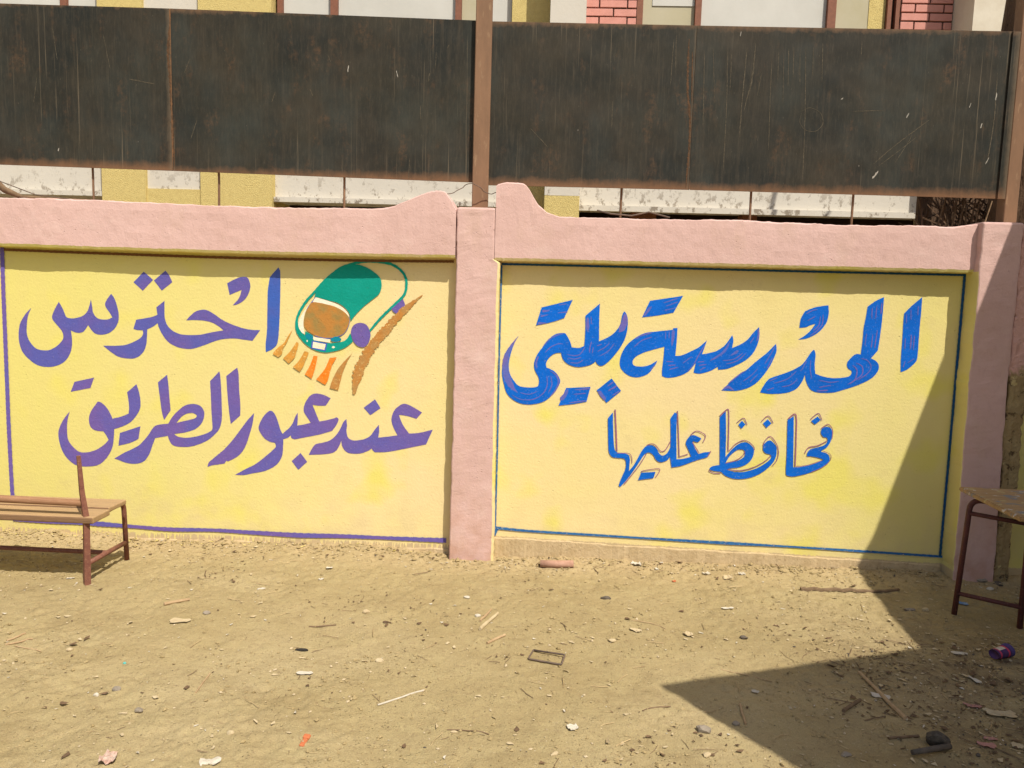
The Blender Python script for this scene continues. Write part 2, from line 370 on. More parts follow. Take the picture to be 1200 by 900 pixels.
# ------------------------------------------------------------------ ground
def make_ground():
    def axis(a, b, st, lo, hi, k=14):
        core = np.arange(a, b+st/2, st)
        lf = a - np.geomspace(st*2, a-lo, k)[::-1] if lo < a else []
        rt = b + np.geomspace(st*2, hi-b, k)
        return np.concatenate([lf, core, rt])
    xs = axis(-3.7, 3.3, .0115, -160, 160, 26); ys = axis(-2.6, .10, .0115, -160, 160, 26)
    X, Y = np.meshgrid(xs, ys); Z = ground_h(X, Y)
    nx, ny = len(xs), len(ys)
    co = np.stack([X.ravel(), Y.ravel(), Z.ravel()], 1).astype(np.float32)
    i = np.arange(nx-1)[None, :] + np.arange(ny-1)[:, None]*nx; i = i.ravel()
    quads = np.stack([i, i+1, i+nx+1, i+nx], 1).astype(np.int32)
    me = bpy.data.meshes.new('ground'); me.vertices.add(len(co)); me.vertices.foreach_set('co', co.ravel())
    me.loops.add(quads.size); me.loops.foreach_set('vertex_index', quads.ravel())
    me.polygons.add(len(quads)); me.polygons.foreach_set('loop_start', np.arange(0, quads.size, 4, dtype=np.int32))
    me.polygons.foreach_set('use_smooth', [True]*len(quads))
    me.update(calc_edges=True); me.materials.append(M['ground'])
    tag(link('ground', me), kind='structure')
make_ground()
def gh(x, y): return float(ground_h(x, y))

# ------------------------------------------------------------------ the boundary wall
wall = tag(empty('boundary_wall', (0, 0, 0)), 'pink and yellow plastered yard wall carrying blue and violet painted lettering', 'wall')
def noise1(x, s, seed=0): return float(fbm(np.array(x*s+seed*17.3), np.array(seed*3.1), 3))
def beam(name, x0, x1, prof, zb, yf, seed):
    """profiled coping beam: lofted along x, front arris rounded, painted yellow under the lower edge"""
    px = [p[0] for p in prof]; pz = [p[1] for p in prof]
    xs = list(np.arange(x0, x1, .012)) + [x1]
    vs, fs, mi = [], [], []
    for x in xs:
        t = float(np.interp(x, px, pz)) + .003*noise1(x, 9, seed) + .0015*noise1(x, 60, seed)
        b = float(np.interp(x, *zb)) + .0018*noise1(x, 14, seed+3) + .0022*noise1(x, 70, seed+5)
        j = .003*noise1(x, 4, seed+8)
        r = .006 + .003*noise1(x, 11, seed+2)
        zs = [(.19, t), (yf+r+j, t), (yf+j+.002, t-r)]
        for k in range(1, 6):
            zz = (t-r)+(b+.018-(t-r))*k/6
            zs.append((yf+j+.0012*noise1(x+zz*3, 16, seed+k), zz))
        zs += [(yf+j, b+.018), (yf+j+.006, b+.004), (yf+j+.014, b), (.19, b)]
        vs += [(x, y, z) for y, z in zs]
    n = 12
    for i in range(len(xs)-1):
        for k in range(n):
            k2 = (k+1) % n
            fs.append((i*n+k, (i+1)*n+k, (i+1)*n+k2, i*n+k2)); mi.append(1 if k in (8, 9, 10) else 0)
    fs.append(tuple(range(n))); mi.append(0); fs.append(tuple((len(xs)-1)*n+k for k in range(n))[::-1]); mi.append(0)
    return mesh(name, vs, fs, [M['pink'], M['edge']], wall, mi, smooth=False)
LT = [(-6.4, 2.04), (-3.17, 2.038), (-2.66, 2.04), (-1.91, 2.024), (-1.66, 2.02), (-1.165, 2.027), (-.943, 2.027), (-.86, 2.043), (-.772, 2.079), (-.69, 2.119), (-.65, 2.131), (-.617, 2.135), (-.568, 2.131), (-.533, 2.084), (-.505, 2.033)]
RT = [(-.279, 2.17), (-.268, 2.18), (-.216, 2.189), (-.14, 2.186), (-.119, 2.181), (-.094, 2.158), (-.069, 2.114), (-.043, 2.072), (.006, 2.035), (.08, 2.012), (.176, 2.006), (.417, 2.009), (.87, 2.009), (1.1, 2.014), (1.41, 2.003), (1.66, 1.999), (2.04, 2.009), (2.225, 2.004), (2.41, 2.02)]
beam('cap_beam', -6.4, -.504, LT, ((-6.4, -3.2, -1.9, -.5), (1.757, 1.759, 1.752, 1.759)), -.082, 1)
beam('cap_beam', -.2785, 2.408, RT, ((-.3, 2.41), (1.751, 1.754)), -.083, 2)
beam('cap_beam', 2.735, 5.6, [(2.7, 2.0), (5.6, 2.02)], ((2.7, 5.6), (1.755, 1.75)), -.083, 3)
def pier(name, xl, xr, yf, z0, z1, seed, mats, strip=True, amp=.0025):
    """plastered pier lofted upward with soft arrises; xl, xr are functions of height"""
    zs = list(np.arange(z0, z1-.012, .02)) + [z1-.012, z1-.003, z1]
    vs, fs, mi = [], [], []
    for i, z in enumerate(zs):
        a = xl(z)+amp*noise1(z, 12, seed)+amp*.7*noise1(z, 50, seed+1); b = xr(z)+amp*noise1(z, 11, seed+2)+amp*.7*noise1(z, 50, seed+3)
        r = .008; ins = [0, .003, .010][max(0, i-len(zs)+3)] if i >= len(zs)-3 else 0
        y = yf+ins+.0015*noise1(z, 7, seed+5)
        sec = [(a+ins, .19), (a+ins, y+r), (a+r*.4+ins, y+r*.35), (a+r+ins, y)]
        for k in range(1, 5): sec.append((a+(b-a)*k/5, y+amp*.8*noise1(z+k*3.3, 14, seed+k)))
        sec += [(b-.014-ins, y), (b-r*.5-ins, y+r*.3), (b-ins, y+r), (b-ins, .19)]
        vs += [(x, yy, z) for x, yy in sec]
    n = 12
    for i in range(len(zs)-1):
        for k in range(n):
            k2 = (k+1) % n
            fs.append((i*n+k, i*n+k2, (i+1)*n+k2, (i+1)*n+k)); mi.append(1 if (strip is True and k in (8, 9, 10) and zs[i] < 1.75) or (strip == 'L' and k in (0, 1) and zs[i] < 1.752) else 0)
    fs.append(tuple((len(zs)-1)*n+k for k in range(n))); mi.append(0)
    return mesh(name, vs, fs, mats, wall, mi, smooth=False)
pier('pillar', lambda z: -.499-.006*(z < .9)*(0.9-z), lambda z: -.2775 if z > 1.752 else -.248+.008*max(0, .9-z), -.082, -.08, 2.048, 21, [M['pink'], M['edge']])
def right_pillar():
    o = pier('pillar', lambda z: 2.40+.012*max(0, 1.0-z), lambda z: 2.617+.03*max(0, 1.-z), -.13, -.08, 2.03, 31, [M['pink'], M['yellowR']], strip='L', amp=.003)
    return o
right_pillar()
pier('rough_pillar', lambda z: 2.622+.03*max(0, 1.-z), lambda z: 2.73, -.118, -.08, 2.02, 41, [M['raw'], M['raw']], strip=False, amp=.009)['label'] = 'pillar edge with flaking plaster'
pier('pillar', lambda z: -3.95, lambda z: -3.70, -.067, -.08, 2.05, 51, [M['pink'], M['edge']])
def panel(name, x0, x1, mt):
    return box(name, (x0, 0, -.15), (x1, .185, 1.80), mt, wall)
panel('painted_panel', -3.71, -.48, M['yellowL'])
panel('painted_panel', -.262, 2.42, M['yellowR'])
panel('painted_panel', 2.72, 5.6, M['yellowR'])
panel('painted_panel', -6.4, -3.94, M['yellowL'])
# uneven plaster footing standing a little proud below the right panel
def footing(x0, x1, top, yf, seed, mt):
    xs = list(np.arange(x0, x1, .012))+[x1]; vs, fs = [], []
    for x in xs:
        t = top(x)+.004*noise1(x, 10, seed)+.002*noise1(x, 50, seed); y = yf+.004*noise1(x, 7, seed+1)+.0015*noise1(x, 60, seed+2)
        vs += [(x, .01, t), (x, y+.004, t-.002), (x, y, t-.008), (x, y-.002, -.08)]
    for i in range(len(xs)-1):
        for k in range(3): fs.append((i*4+k, (i+1)*4+k, (i+1)*4+k+1, i*4+k+1))
    return mesh('footing', vs, fs, mt, wall)
M['foot'] = mat_simple('bare_mud_plaster', (.52, .40, .235), (.43, .32, .175), 14, .95, .8, .006, (.33, .23, .12))
footing(-.24, 2.40, lambda x: .106-.0235*x, -.007, 61, M['foot'])
footing(-3.7, -.51, lambda x: .020+.008*noise1(x, 3, 5), -.008, 62, M['foot'])

# ---- painted lettering (measured on the wall, millimetres: x along the wall, z above the ground; third number marks a sharp corner or a brush width)
FILL = [
 ('w1','violet',[[(-3050,1405,1),(-3087,1367),(-3121,1312),(-3134,1250),(-3131,1188),(-3111,1134),(-3070,1091),(-3022,1061),(-2959,1053),(-2903,1064),(-2860,1087),(-2831,1122),(-2813,1164),(-2807,1212),(-2812,1277,1),(-2784,1266),(-2756,1265),(-2732,1276),(-2706,1312,1),(-2689,1287),(-2666,1264),(-2631,1257),(-2589,1265),(-2550,1291),(-2525,1329),(-2517,1373),(-2526,1430),(-2542,1477),(-2560,1502,1),(-2583,1473),(-2599,1442),(-2592,1418),(-2572,1389),(-2557,1363,1),(-2580,1351),(-2615,1348),(-2649,1356),(-2672,1386),(-2678,1426),(-2684,1466,1),(-2695,1426),(-2710,1391),(-2739,1365),(-2774,1354),(-2809,1349),(-2837,1357),(-2849,1384),(-2862,1414),(-2880,1446,1),(-2904,1406),(-2923,1365),(-2921,1338),(-2894,1305),(-2867,1271),(-2860,1238),(-2870,1213),(-2906,1178),(-2949,1156),(-2991,1153),(-3032,1164),(-3066,1201),(-3082,1241),(-3083,1286),(-3073,1354)]]),
 ('w1','violet',[[(-2359,1638,1),(-2304,1591,1),(-2368,1526,1),(-2423,1574,1)]]),
 ('w1','violet',[[(-2228,1648,1),(-2205,1617),(-2189,1581,1),(-2253,1529,1),(-2299,1588,1)]]),
 ('w1','violet',[[(-2238,1470,1),(-2239,1415),(-2238,1368),(-2225,1328),(-2194,1295),(-2146,1275),(-2085,1271),(-2023,1276),(-1954,1292),(-1885,1305,1),(-1912,1327),(-1953,1349),(-2007,1360),(-2062,1361),(-2109,1358,1),(-2083,1386),(-2048,1414),(-2006,1424),(-1976,1419),(-1935,1397),(-1887,1365),(-1826,1339),(-1765,1321),(-1710,1313),(-1664,1313,1),(-1711,1248,1),(-1765,1254),(-1820,1259),(-1875,1255),(-1930,1242),(-1999,1215),(-2055,1195),(-2093,1188),(-2148,1193),(-2196,1210),(-2230,1236),(-2257,1273),(-2273,1306),(-2283,1336,1),(-2311,1315),(-2346,1298,1),(-2348,1263),(-2354,1209),(-2370,1167),(-2399,1136),(-2434,1121),(-2475,1120),(-2524,1128),(-2565,1151),(-2599,1177),(-2618,1192,1),(-2536,1194),(-2480,1201),(-2431,1220),(-2389,1245),(-2373,1269),(-2374,1291,1),(-2408,1292),(-2430,1298,1),(-2412,1353,1),(-2358,1363),(-2310,1374),(-2282,1387,1),(-2288,1430,1)]]),
 ('w1','violet',[[(-1859,1583,1),(-1816,1607),(-1775,1622),(-1741,1621),(-1728,1603),(-1721,1573),(-1729,1533),(-1753,1493),(-1791,1465),(-1828,1454,1),(-1790,1498),(-1773,1547,1),(-1810,1531),(-1845,1515,1)]]),
 ('w1','blueviolet',[[(-1553,1685,1),(-1543,1665,1),(-1541,1585),(-1545,1452),(-1549,1351),(-1560,1243),(-1588,1205),(-1630,1183,1),(-1632,1227),(-1623,1315),(-1620,1449),(-1616,1550),(-1604,1626,1)]]),
 ('w2','violet',[[(-2801,968,1),(-2679,998,1),(-2704,934,1),(-2826,907,1)]]),
 ('w2','violet',[[(-2836,787,1),(-2876,737),(-2905,680),(-2912,631),(-2900,568),(-2874,512),(-2829,468),(-2787,452),(-2730,451),(-2673,462),(-2630,493),(-2593,544),(-2574,594),(-2567,650),(-2564,688,1),(-2518,704),(-2468,730),(-2432,766),(-2404,812),(-2398,857),(-2404,912),(-2420,966,1),(-2479,915,1),(-2472,869),(-2469,820),(-2474,785,1),(-2516,767),(-2573,751,1),(-2586,782),(-2606,816),(-2633,843),(-2658,852),(-2672,838),(-2705,791),(-2719,749),(-2715,708),(-2698,684),(-2667,673),(-2632,672,1),(-2615,648),(-2601,621,1),(-2627,592),(-2677,558),(-2734,539),(-2784,540),(-2825,571),(-2852,612),(-2857,668),(-2852,731)]]),
 ('w2','violet',[[(-2530,665,1),(-2402,711,1),(-2416,633,1),(-2464,608),(-2541,586,1)]]),
 ('w2','violet',[[(-2569,506,1),(-2508,543),(-2466,564),(-2416,592),(-2380,628),(-2351,664),(-2322,707),(-2293,723),(-2230,733,1),(-2205,774),(-2169,813),(-2127,846),(-2078,858),(-2036,849),(-2012,822),(-2009,787),(-2024,745),(-2059,709),(-2102,690),(-2151,678),(-2196,671,1),(-2172,655),(-2130,650),(-2088,654),(-2032,668),(-1983,688),(-1962,706),(-1960,740),(-1964,810),(-1967,913),(-1970,999,1),(-1913,1060,1),(-1908,1032),(-1903,949),(-1901,846),(-1902,770),(-1917,714),(-1948,675),(-1991,639),(-2047,612),(-2103,596),(-2159,593),(-2201,600),(-2222,623),(-2235,658,1),(-2277,649),(-2313,641,1),(-2331,595),(-2350,545),(-2379,502),(-2415,483),(-2457,478),(-2506,485),(-2541,498)],[(-2181,738,1),(-2149,776),(-2114,798),(-2079,802),(-2055,789),(-2065,772),(-2107,758),(-2149,748)]]),
 ('w2','violet',[[(-2231,1029,1),(-2225,973),(-2220,898),(-2214,815,1),(-2255,755,1),(-2267,799),(-2279,896),(-2288,982,1)]]),
 ('w2','violet',[[(-1871,1033,1),(-1805,1086,1),(-1797,1049),(-1794,953),(-1788,864),(-1789,798,1),(-1847,744,1),(-1856,813),(-1865,916)]]),
 ('w2','violet',[[(-1704,815,1),(-1715,749),(-1733,686),(-1754,623),(-1782,573),(-1818,540),(-1867,514,1),(-1877,519,1),(-1888,500,1),(-1923,494),(-1965,486),(-1993,475,1),(-1986,502),(-1950,535),(-1887,590),(-1837,647),(-1788,712),(-1746,769)]]),
 ('w3','violet',[[(-1605,833),(-1581,816),(-1561,772),(-1547,724),(-1532,694,1),(-1516,711),(-1492,732),(-1471,761),(-1454,803),(-1440,827,1),(-1440,783),(-1443,748,1),(-1402,756),(-1361,768,1),(-1381,798),(-1402,832),(-1403,860),(-1391,894),(-1367,929),(-1333,945),(-1285,939),(-1241,920,1),(-1271,874,1),(-1312,873),(-1350,876,1),(-1333,834),(-1309,777,1),(-1264,787),(-1216,801),(-1206,806),(-1193,794),(-1204,763),(-1231,724,1),(-1300,701),(-1383,681),(-1457,664,1),(-1478,671),(-1482,688,1),(-1499,673),(-1528,662,1),(-1530,606),(-1535,564),(-1555,522),(-1590,489),(-1646,462),(-1716,446),(-1772,433),(-1824,433,1),(-1757,472),(-1701,502),(-1645,546),(-1596,590),(-1574,615),(-1579,639,1),(-1610,644),(-1644,665),(-1672,705),(-1677,733),(-1661,775),(-1633,814)]]),
 ('w3','violet',[[(-1423,582,1),(-1383,529,1),(-1437,478,1),(-1477,530,1)]]),
 ('w4','violet',[[(-1373,572,1),(-1355,609),(-1331,638),(-1286,650),(-1245,665),(-1211,694),(-1183,736),(-1166,775),(-1146,798,1),(-1142,758),(-1145,724),(-1135,686),(-1107,670),(-1066,673),(-1025,685),(-998,705),(-977,736),(-950,770,1),(-948,731),(-953,692,1),(-902,699),(-837,710,1),(-861,754),(-874,795),(-869,836),(-849,871),(-808,900),(-767,893),(-692,853,1),(-725,814,1),(-780,829),(-831,834,1),(-807,777),(-768,723,1),(-717,728),(-670,739),(-626,752,1),(-665,661,1),(-750,641),(-832,621),(-907,606),(-973,602,1),(-987,615),(-991,625,1),(-1011,611),(-1052,594),(-1093,589),(-1134,593),(-1159,612),(-1173,640),(-1176,666,1),(-1186,639),(-1207,604),(-1238,587),(-1293,578)]]),
 ('w4','violet',[[(-974,922,1),(-941,870,1),(-1002,826,1),(-1042,870,1)]]),
 ('w6','blue',[[(-2,1494,1),(177,1543,1),(132,1437,1),(60,1411),(-31,1389,1)]]),
 ('w6','blue',[[(-133,1326,1),(-168,1272),(-203,1210),(-220,1149),(-222,1095),(-209,1035),(-191,985),(-151,946),(-95,924),(-30,925),(35,946),(88,998),(119,1053),(115,1086),(90,1119),(63,1135),(39,1144,1),(35,1171),(54,1205),(86,1229),(120,1234,1),(134,1194),(169,1165),(216,1153),(262,1158),(301,1172),(324,1190,1),(338,1170),(362,1164),(400,1192),(438,1237),(469,1284),(490,1331),(501,1391),(498,1450),(480,1484),(468,1463),(460,1416),(439,1376),(401,1339),(339,1307,1),(337,1373),(335,1452),(335,1526,1),(254,1453,1),(257,1384),(256,1318),(254,1278,1),(225,1265),(182,1267,1),(170,1302),(149,1338),(135,1349),(89,1343),(50,1315),(12,1264),(-20,1216),(-35,1169),(-30,1128),(-6,1082),(-4,1048),(-17,1028),(-67,1023),(-121,1031),(-152,1061),(-177,1104),(-184,1157),(-174,1218),(-155,1279)]]),
 ('w6','blue',[[(157,1027,1),(300,1038,1),(280,950,1),(204,934),(116,921,1)]]),
 ('w6','blue',[[(421,1092,1),(479,1020,1),(397,947,1),(336,1019,1)]]),
 ('w5','blue',[[(623,1550,1),(812,1584,1),(762,1486,1),(672,1467),(582,1453,1)]]),
 ('w5','blue',[[(764,1396,1),(789,1398,1),(789,1325),(785,1236,1),(821,1240),(866,1261),(917,1290),(962,1331,1),(953,1297),(939,1250,1),(978,1258),(1023,1273),(1067,1307),(1106,1367,1),(1114,1335),(1110,1292,1),(1158,1315),(1195,1343),(1225,1383),(1256,1417,1),(1262,1374),(1255,1321),(1233,1268),(1196,1227),(1145,1195),(1088,1170),(1036,1162,1),(1033,1179,1),(990,1154),(932,1136),(895,1141,1),(905,1198,1),(884,1169),(859,1142),(808,1117),(749,1106),(715,1114,1),(712,1144),(717,1217),(719,1287,1),(668,1272),(596,1247),(555,1222),(539,1195),(550,1172),(594,1167),(639,1178),(683,1206,1),(660,1162),(629,1124),(577,1104),(530,1108),(489,1133),(466,1169),(469,1223),(496,1283),(546,1331),(604,1363),(676,1375),(764,1387,1)]]),
 ('w5','blue',[[(1359,1324,1),(1365,1285),(1352,1238),(1329,1185),(1293,1130),(1257,1089),(1206,1058),(1141,1042),(1062,1042,1),(1118,1098),(1162,1140),(1199,1167),(1249,1215),(1311,1270)]]),
 ('w5','blue',[[(1286,1038,1),(1303,1077),(1333,1118),(1391,1143),(1454,1169),(1511,1204),(1541,1244),(1561,1278),(1579,1295),(1589,1266),(1588,1213),(1595,1157,1),(1642,1142),(1695,1135),(1746,1138),(1791,1150),(1802,1176),(1781,1192),(1772,1212),(1778,1238),(1814,1276),(1846,1277,1),(1850,1359),(1851,1431),(1859,1496),(1864,1552,1),(1906,1585),(1952,1609,1),(1952,1532),(1950,1440),(1946,1368),(1941,1303,1),(1906,1257,1),(1940,1237),(1954,1211),(1948,1178),(1921,1144),(1878,1116),(1815,1087),(1752,1065),(1701,1050),(1636,1047),(1589,1055),(1562,1079),(1543,1118),(1537,1151,1),(1524,1111),(1497,1070),(1456,1046),(1404,1035),(1339,1031)]]),
 ('w5','blue',[[(1512,1516,1),(1569,1540),(1642,1554,1),(1647,1510),(1639,1457),(1610,1411),(1573,1380),(1529,1359),(1484,1351,1),(1528,1382),(1558,1416),(1575,1446,1),(1544,1435),(1525,1425),(1486,1419,1),(1492,1473)]]),
 ('w5','blue',[[(2166,1615,1),(2167,1525),(2166,1427),(2167,1342),(2167,1264),(2153,1234),(2117,1200),(2080,1181,1),(2075,1261),(2074,1372),(2072,1457),(2072,1519,1),(2113,1565)]]),
 ('w8','blue',[[(437,892,1),(445,768),(454,685),(469,655),(507,652),(539,640),(549,615),(548,579),(546,544,1),(573,580),(596,626),(619,672),(643,698),(674,703),(700,687),(720,656),(739,644),(764,658),(784,697,1),(781,780),(775,868,1),(798,904,1),(811,896,1),(814,781),(823,625,1),(859,629),(908,644,1),(887,688),(872,722),(884,755),(914,773),(962,754,1),(941,731),(910,740,1),(924,702),(948,661,1),(982,672),(1016,676,1),(1002,644,1),(947,626),(886,601),(843,584),(796,575,1),(788,614),(784,639,1),(766,616),(729,604),(703,617),(683,648),(657,660),(633,647),(609,607),(574,548),(539,495),(500,447,1),(490,454),(504,500),(524,553),(527,591),(515,617),(470,621),(442,627),(423,655),(418,703),(413,786),(409,856,1)]]),
 ('w8','blue',[[(619,537,1),(703,545,1),(693,507,1),(602,491,1)]]),
 ('w7','blue',[[(1094,920,1),(1104,778),(1108,649,1),(1139,691),(1176,727),(1215,741),(1249,726),(1271,696),(1264,648),(1236,613),(1191,591),(1138,582),(1119,574,1),(1166,561),(1226,565),(1291,588),(1342,620),(1373,652),(1368,672),(1338,681),(1322,705),(1328,735),(1360,757),(1395,727),(1403,694),(1399,653),(1376,611),(1332,569),(1281,539),(1222,522),(1162,521),(1114,537),(1086,560,1),(1053,562),(1026,568),(1019,578),(1038,592),(1077,600,1),(1071,709),(1061,885,1)],[(1110,612,1),(1134,657),(1172,692),(1205,697),(1219,680),(1214,653),(1176,628)]]),
 ('w7','blue',[[(1191,868,1),(1212,846,1),(1191,820,1),(1171,843,1)]]),
 ('w7','blue',[[(1339,881,1),(1362,858,1),(1335,830,1),(1313,856,1)]]),
 ('w7','blue',[[(1626,908,1),(1644,888,1),(1613,860,1),(1589,879,1)]]),
 ('w7','blue',[[(1454,881,1),(1488,906,1),(1495,792),(1505,602,1),(1542,605),(1607,620),(1658,642),(1677,655,1),(1643,665),(1603,671),(1580,670,1),(1582,693),(1600,714),(1639,726),(1677,741),(1692,765),(1687,785),(1667,788),(1651,811),(1657,838),(1683,849),(1710,836),(1716,800),(1709,759),(1691,728),(1660,703),(1694,691),(1712,664),(1705,633),(1667,605),(1610,576),(1558,558),(1506,546),(1472,550,1),(1464,574),(1462,689),(1458,791)]]),
 ('roof','green',[[(-1107,1713),(-1053,1706),(-999,1681),(-959,1649),(-943,1620),(-942,1580),(-958,1543),(-998,1509),(-1044,1471),(-1091,1423),(-1122,1381,1),(-1132,1428),(-1159,1461),(-1200,1486),(-1261,1501),(-1338,1520,1),(-1322,1559),(-1281,1609),(-1227,1657),(-1180,1692)]]),
 ('bumper','green',[[(-1393,1315,1),(-1349,1291),(-1342,1267),(-1260,1249),(-1179,1258),(-1145,1277),(-1125,1311,1),(-1109,1261,1),(-1158,1223),(-1212,1203),(-1274,1192),(-1335,1204),(-1389,1236),(-1427,1279),(-1451,1339),(-1444,1386,1),(-1430,1346),(-1417,1316),(-1396,1293)]]),
 ('window','brown',[[(-1349,1486),(-1288,1481),(-1213,1463),(-1152,1431),(-1130,1395),(-1138,1348),(-1165,1307),(-1213,1285),(-1274,1279),(-1335,1292),(-1383,1321),(-1400,1354),(-1397,1401),(-1376,1455)]]),
 ('trim','cream',[[(-1349,1489,1),(-1330,1516,1),(-1261,1498),(-1193,1475),(-1145,1438),(-1130,1402,1),(-1159,1434),(-1213,1463),(-1288,1481)]]),
 ('trim','cream',[[(-1355,1489,1),(-1389,1448),(-1423,1393),(-1434,1346),(-1413,1306),(-1396,1299,1),(-1400,1320),(-1404,1367),(-1396,1414),(-1376,1461)]]),
 ('trim','cream',[[(-1349,1283,1),(-1243,1271,1),(-1246,1251,1),(-1342,1263,1)]]),
 ('plate','blueviolet',[[(-1354,1262,1),(-1260,1248,1),(-1271,1199,1),(-1359,1213,1)]]),
 ('plate','cream',[[(-1346,1254,1),(-1270,1242,1),(-1278,1208,1),(-1350,1219,1)]]),
 ('headlight','teal',[[(-1240,1271),(-1213,1289),(-1179,1278),(-1185,1263),(-1213,1257),(-1236,1261)]]),
 ('headlight','teal',[[(-1393,1290),(-1369,1299),(-1345,1285),(-1352,1269),(-1376,1267)]]),
 ('headlight','cream',[[(-1234,1225),(-1225,1232),(-1215,1226),(-1225,1218)]]),
 ('headlight','cream',[[(-1387,1258),(-1381,1263),(-1376,1257),(-1381,1251)]]),
 ('wheel','violet',[[(-1063,1374),(-1030,1364),(-1010,1332),(-1004,1298),(-1016,1258),(-1043,1231),(-1077,1236),(-1104,1262),(-1119,1302),(-1115,1342),(-1094,1366)]]),
 ('wheel','violet',[[(-881,1462,1),(-815,1520,1),(-802,1484),(-815,1451),(-842,1433),(-868,1443)]]),
 ('dash','ochre',[[(-1468,1323,1),(-1502,1248),(-1526,1207),(-1533,1176),(-1554,1155,1),(-1588,1174,1),(-1564,1206),(-1522,1241),(-1492,1289)]]),
 ('dash','ochre',[[(-1444,1251,1),(-1432,1240,1),(-1444,1196),(-1458,1155),(-1492,1120,1),(-1526,1149,1),(-1482,1194)]]),
 ('dash','ochre',[[(-1396,1198,1),(-1372,1188,1),(-1390,1143),(-1407,1102),(-1427,1071,1),(-1468,1100,1),(-1434,1135)]]),
 ('dash','orange',[[(-1342,1172,1),(-1319,1169,1),(-1328,1125),(-1338,1084),(-1355,1032,1),(-1396,1058,1),(-1366,1110)]]),
 ('dash','orange',[[(-1246,1161,1),(-1205,1166,1),(-1236,1107),(-1256,1032),(-1273,999,1),(-1328,1030,1),(-1277,1092)]]),
 ('dash','rust',[[(-1110,1196,1),(-1134,1158),(-1168,1076),(-1194,969,1),(-1246,981,1),(-1229,1033),(-1188,1109)]]),
]
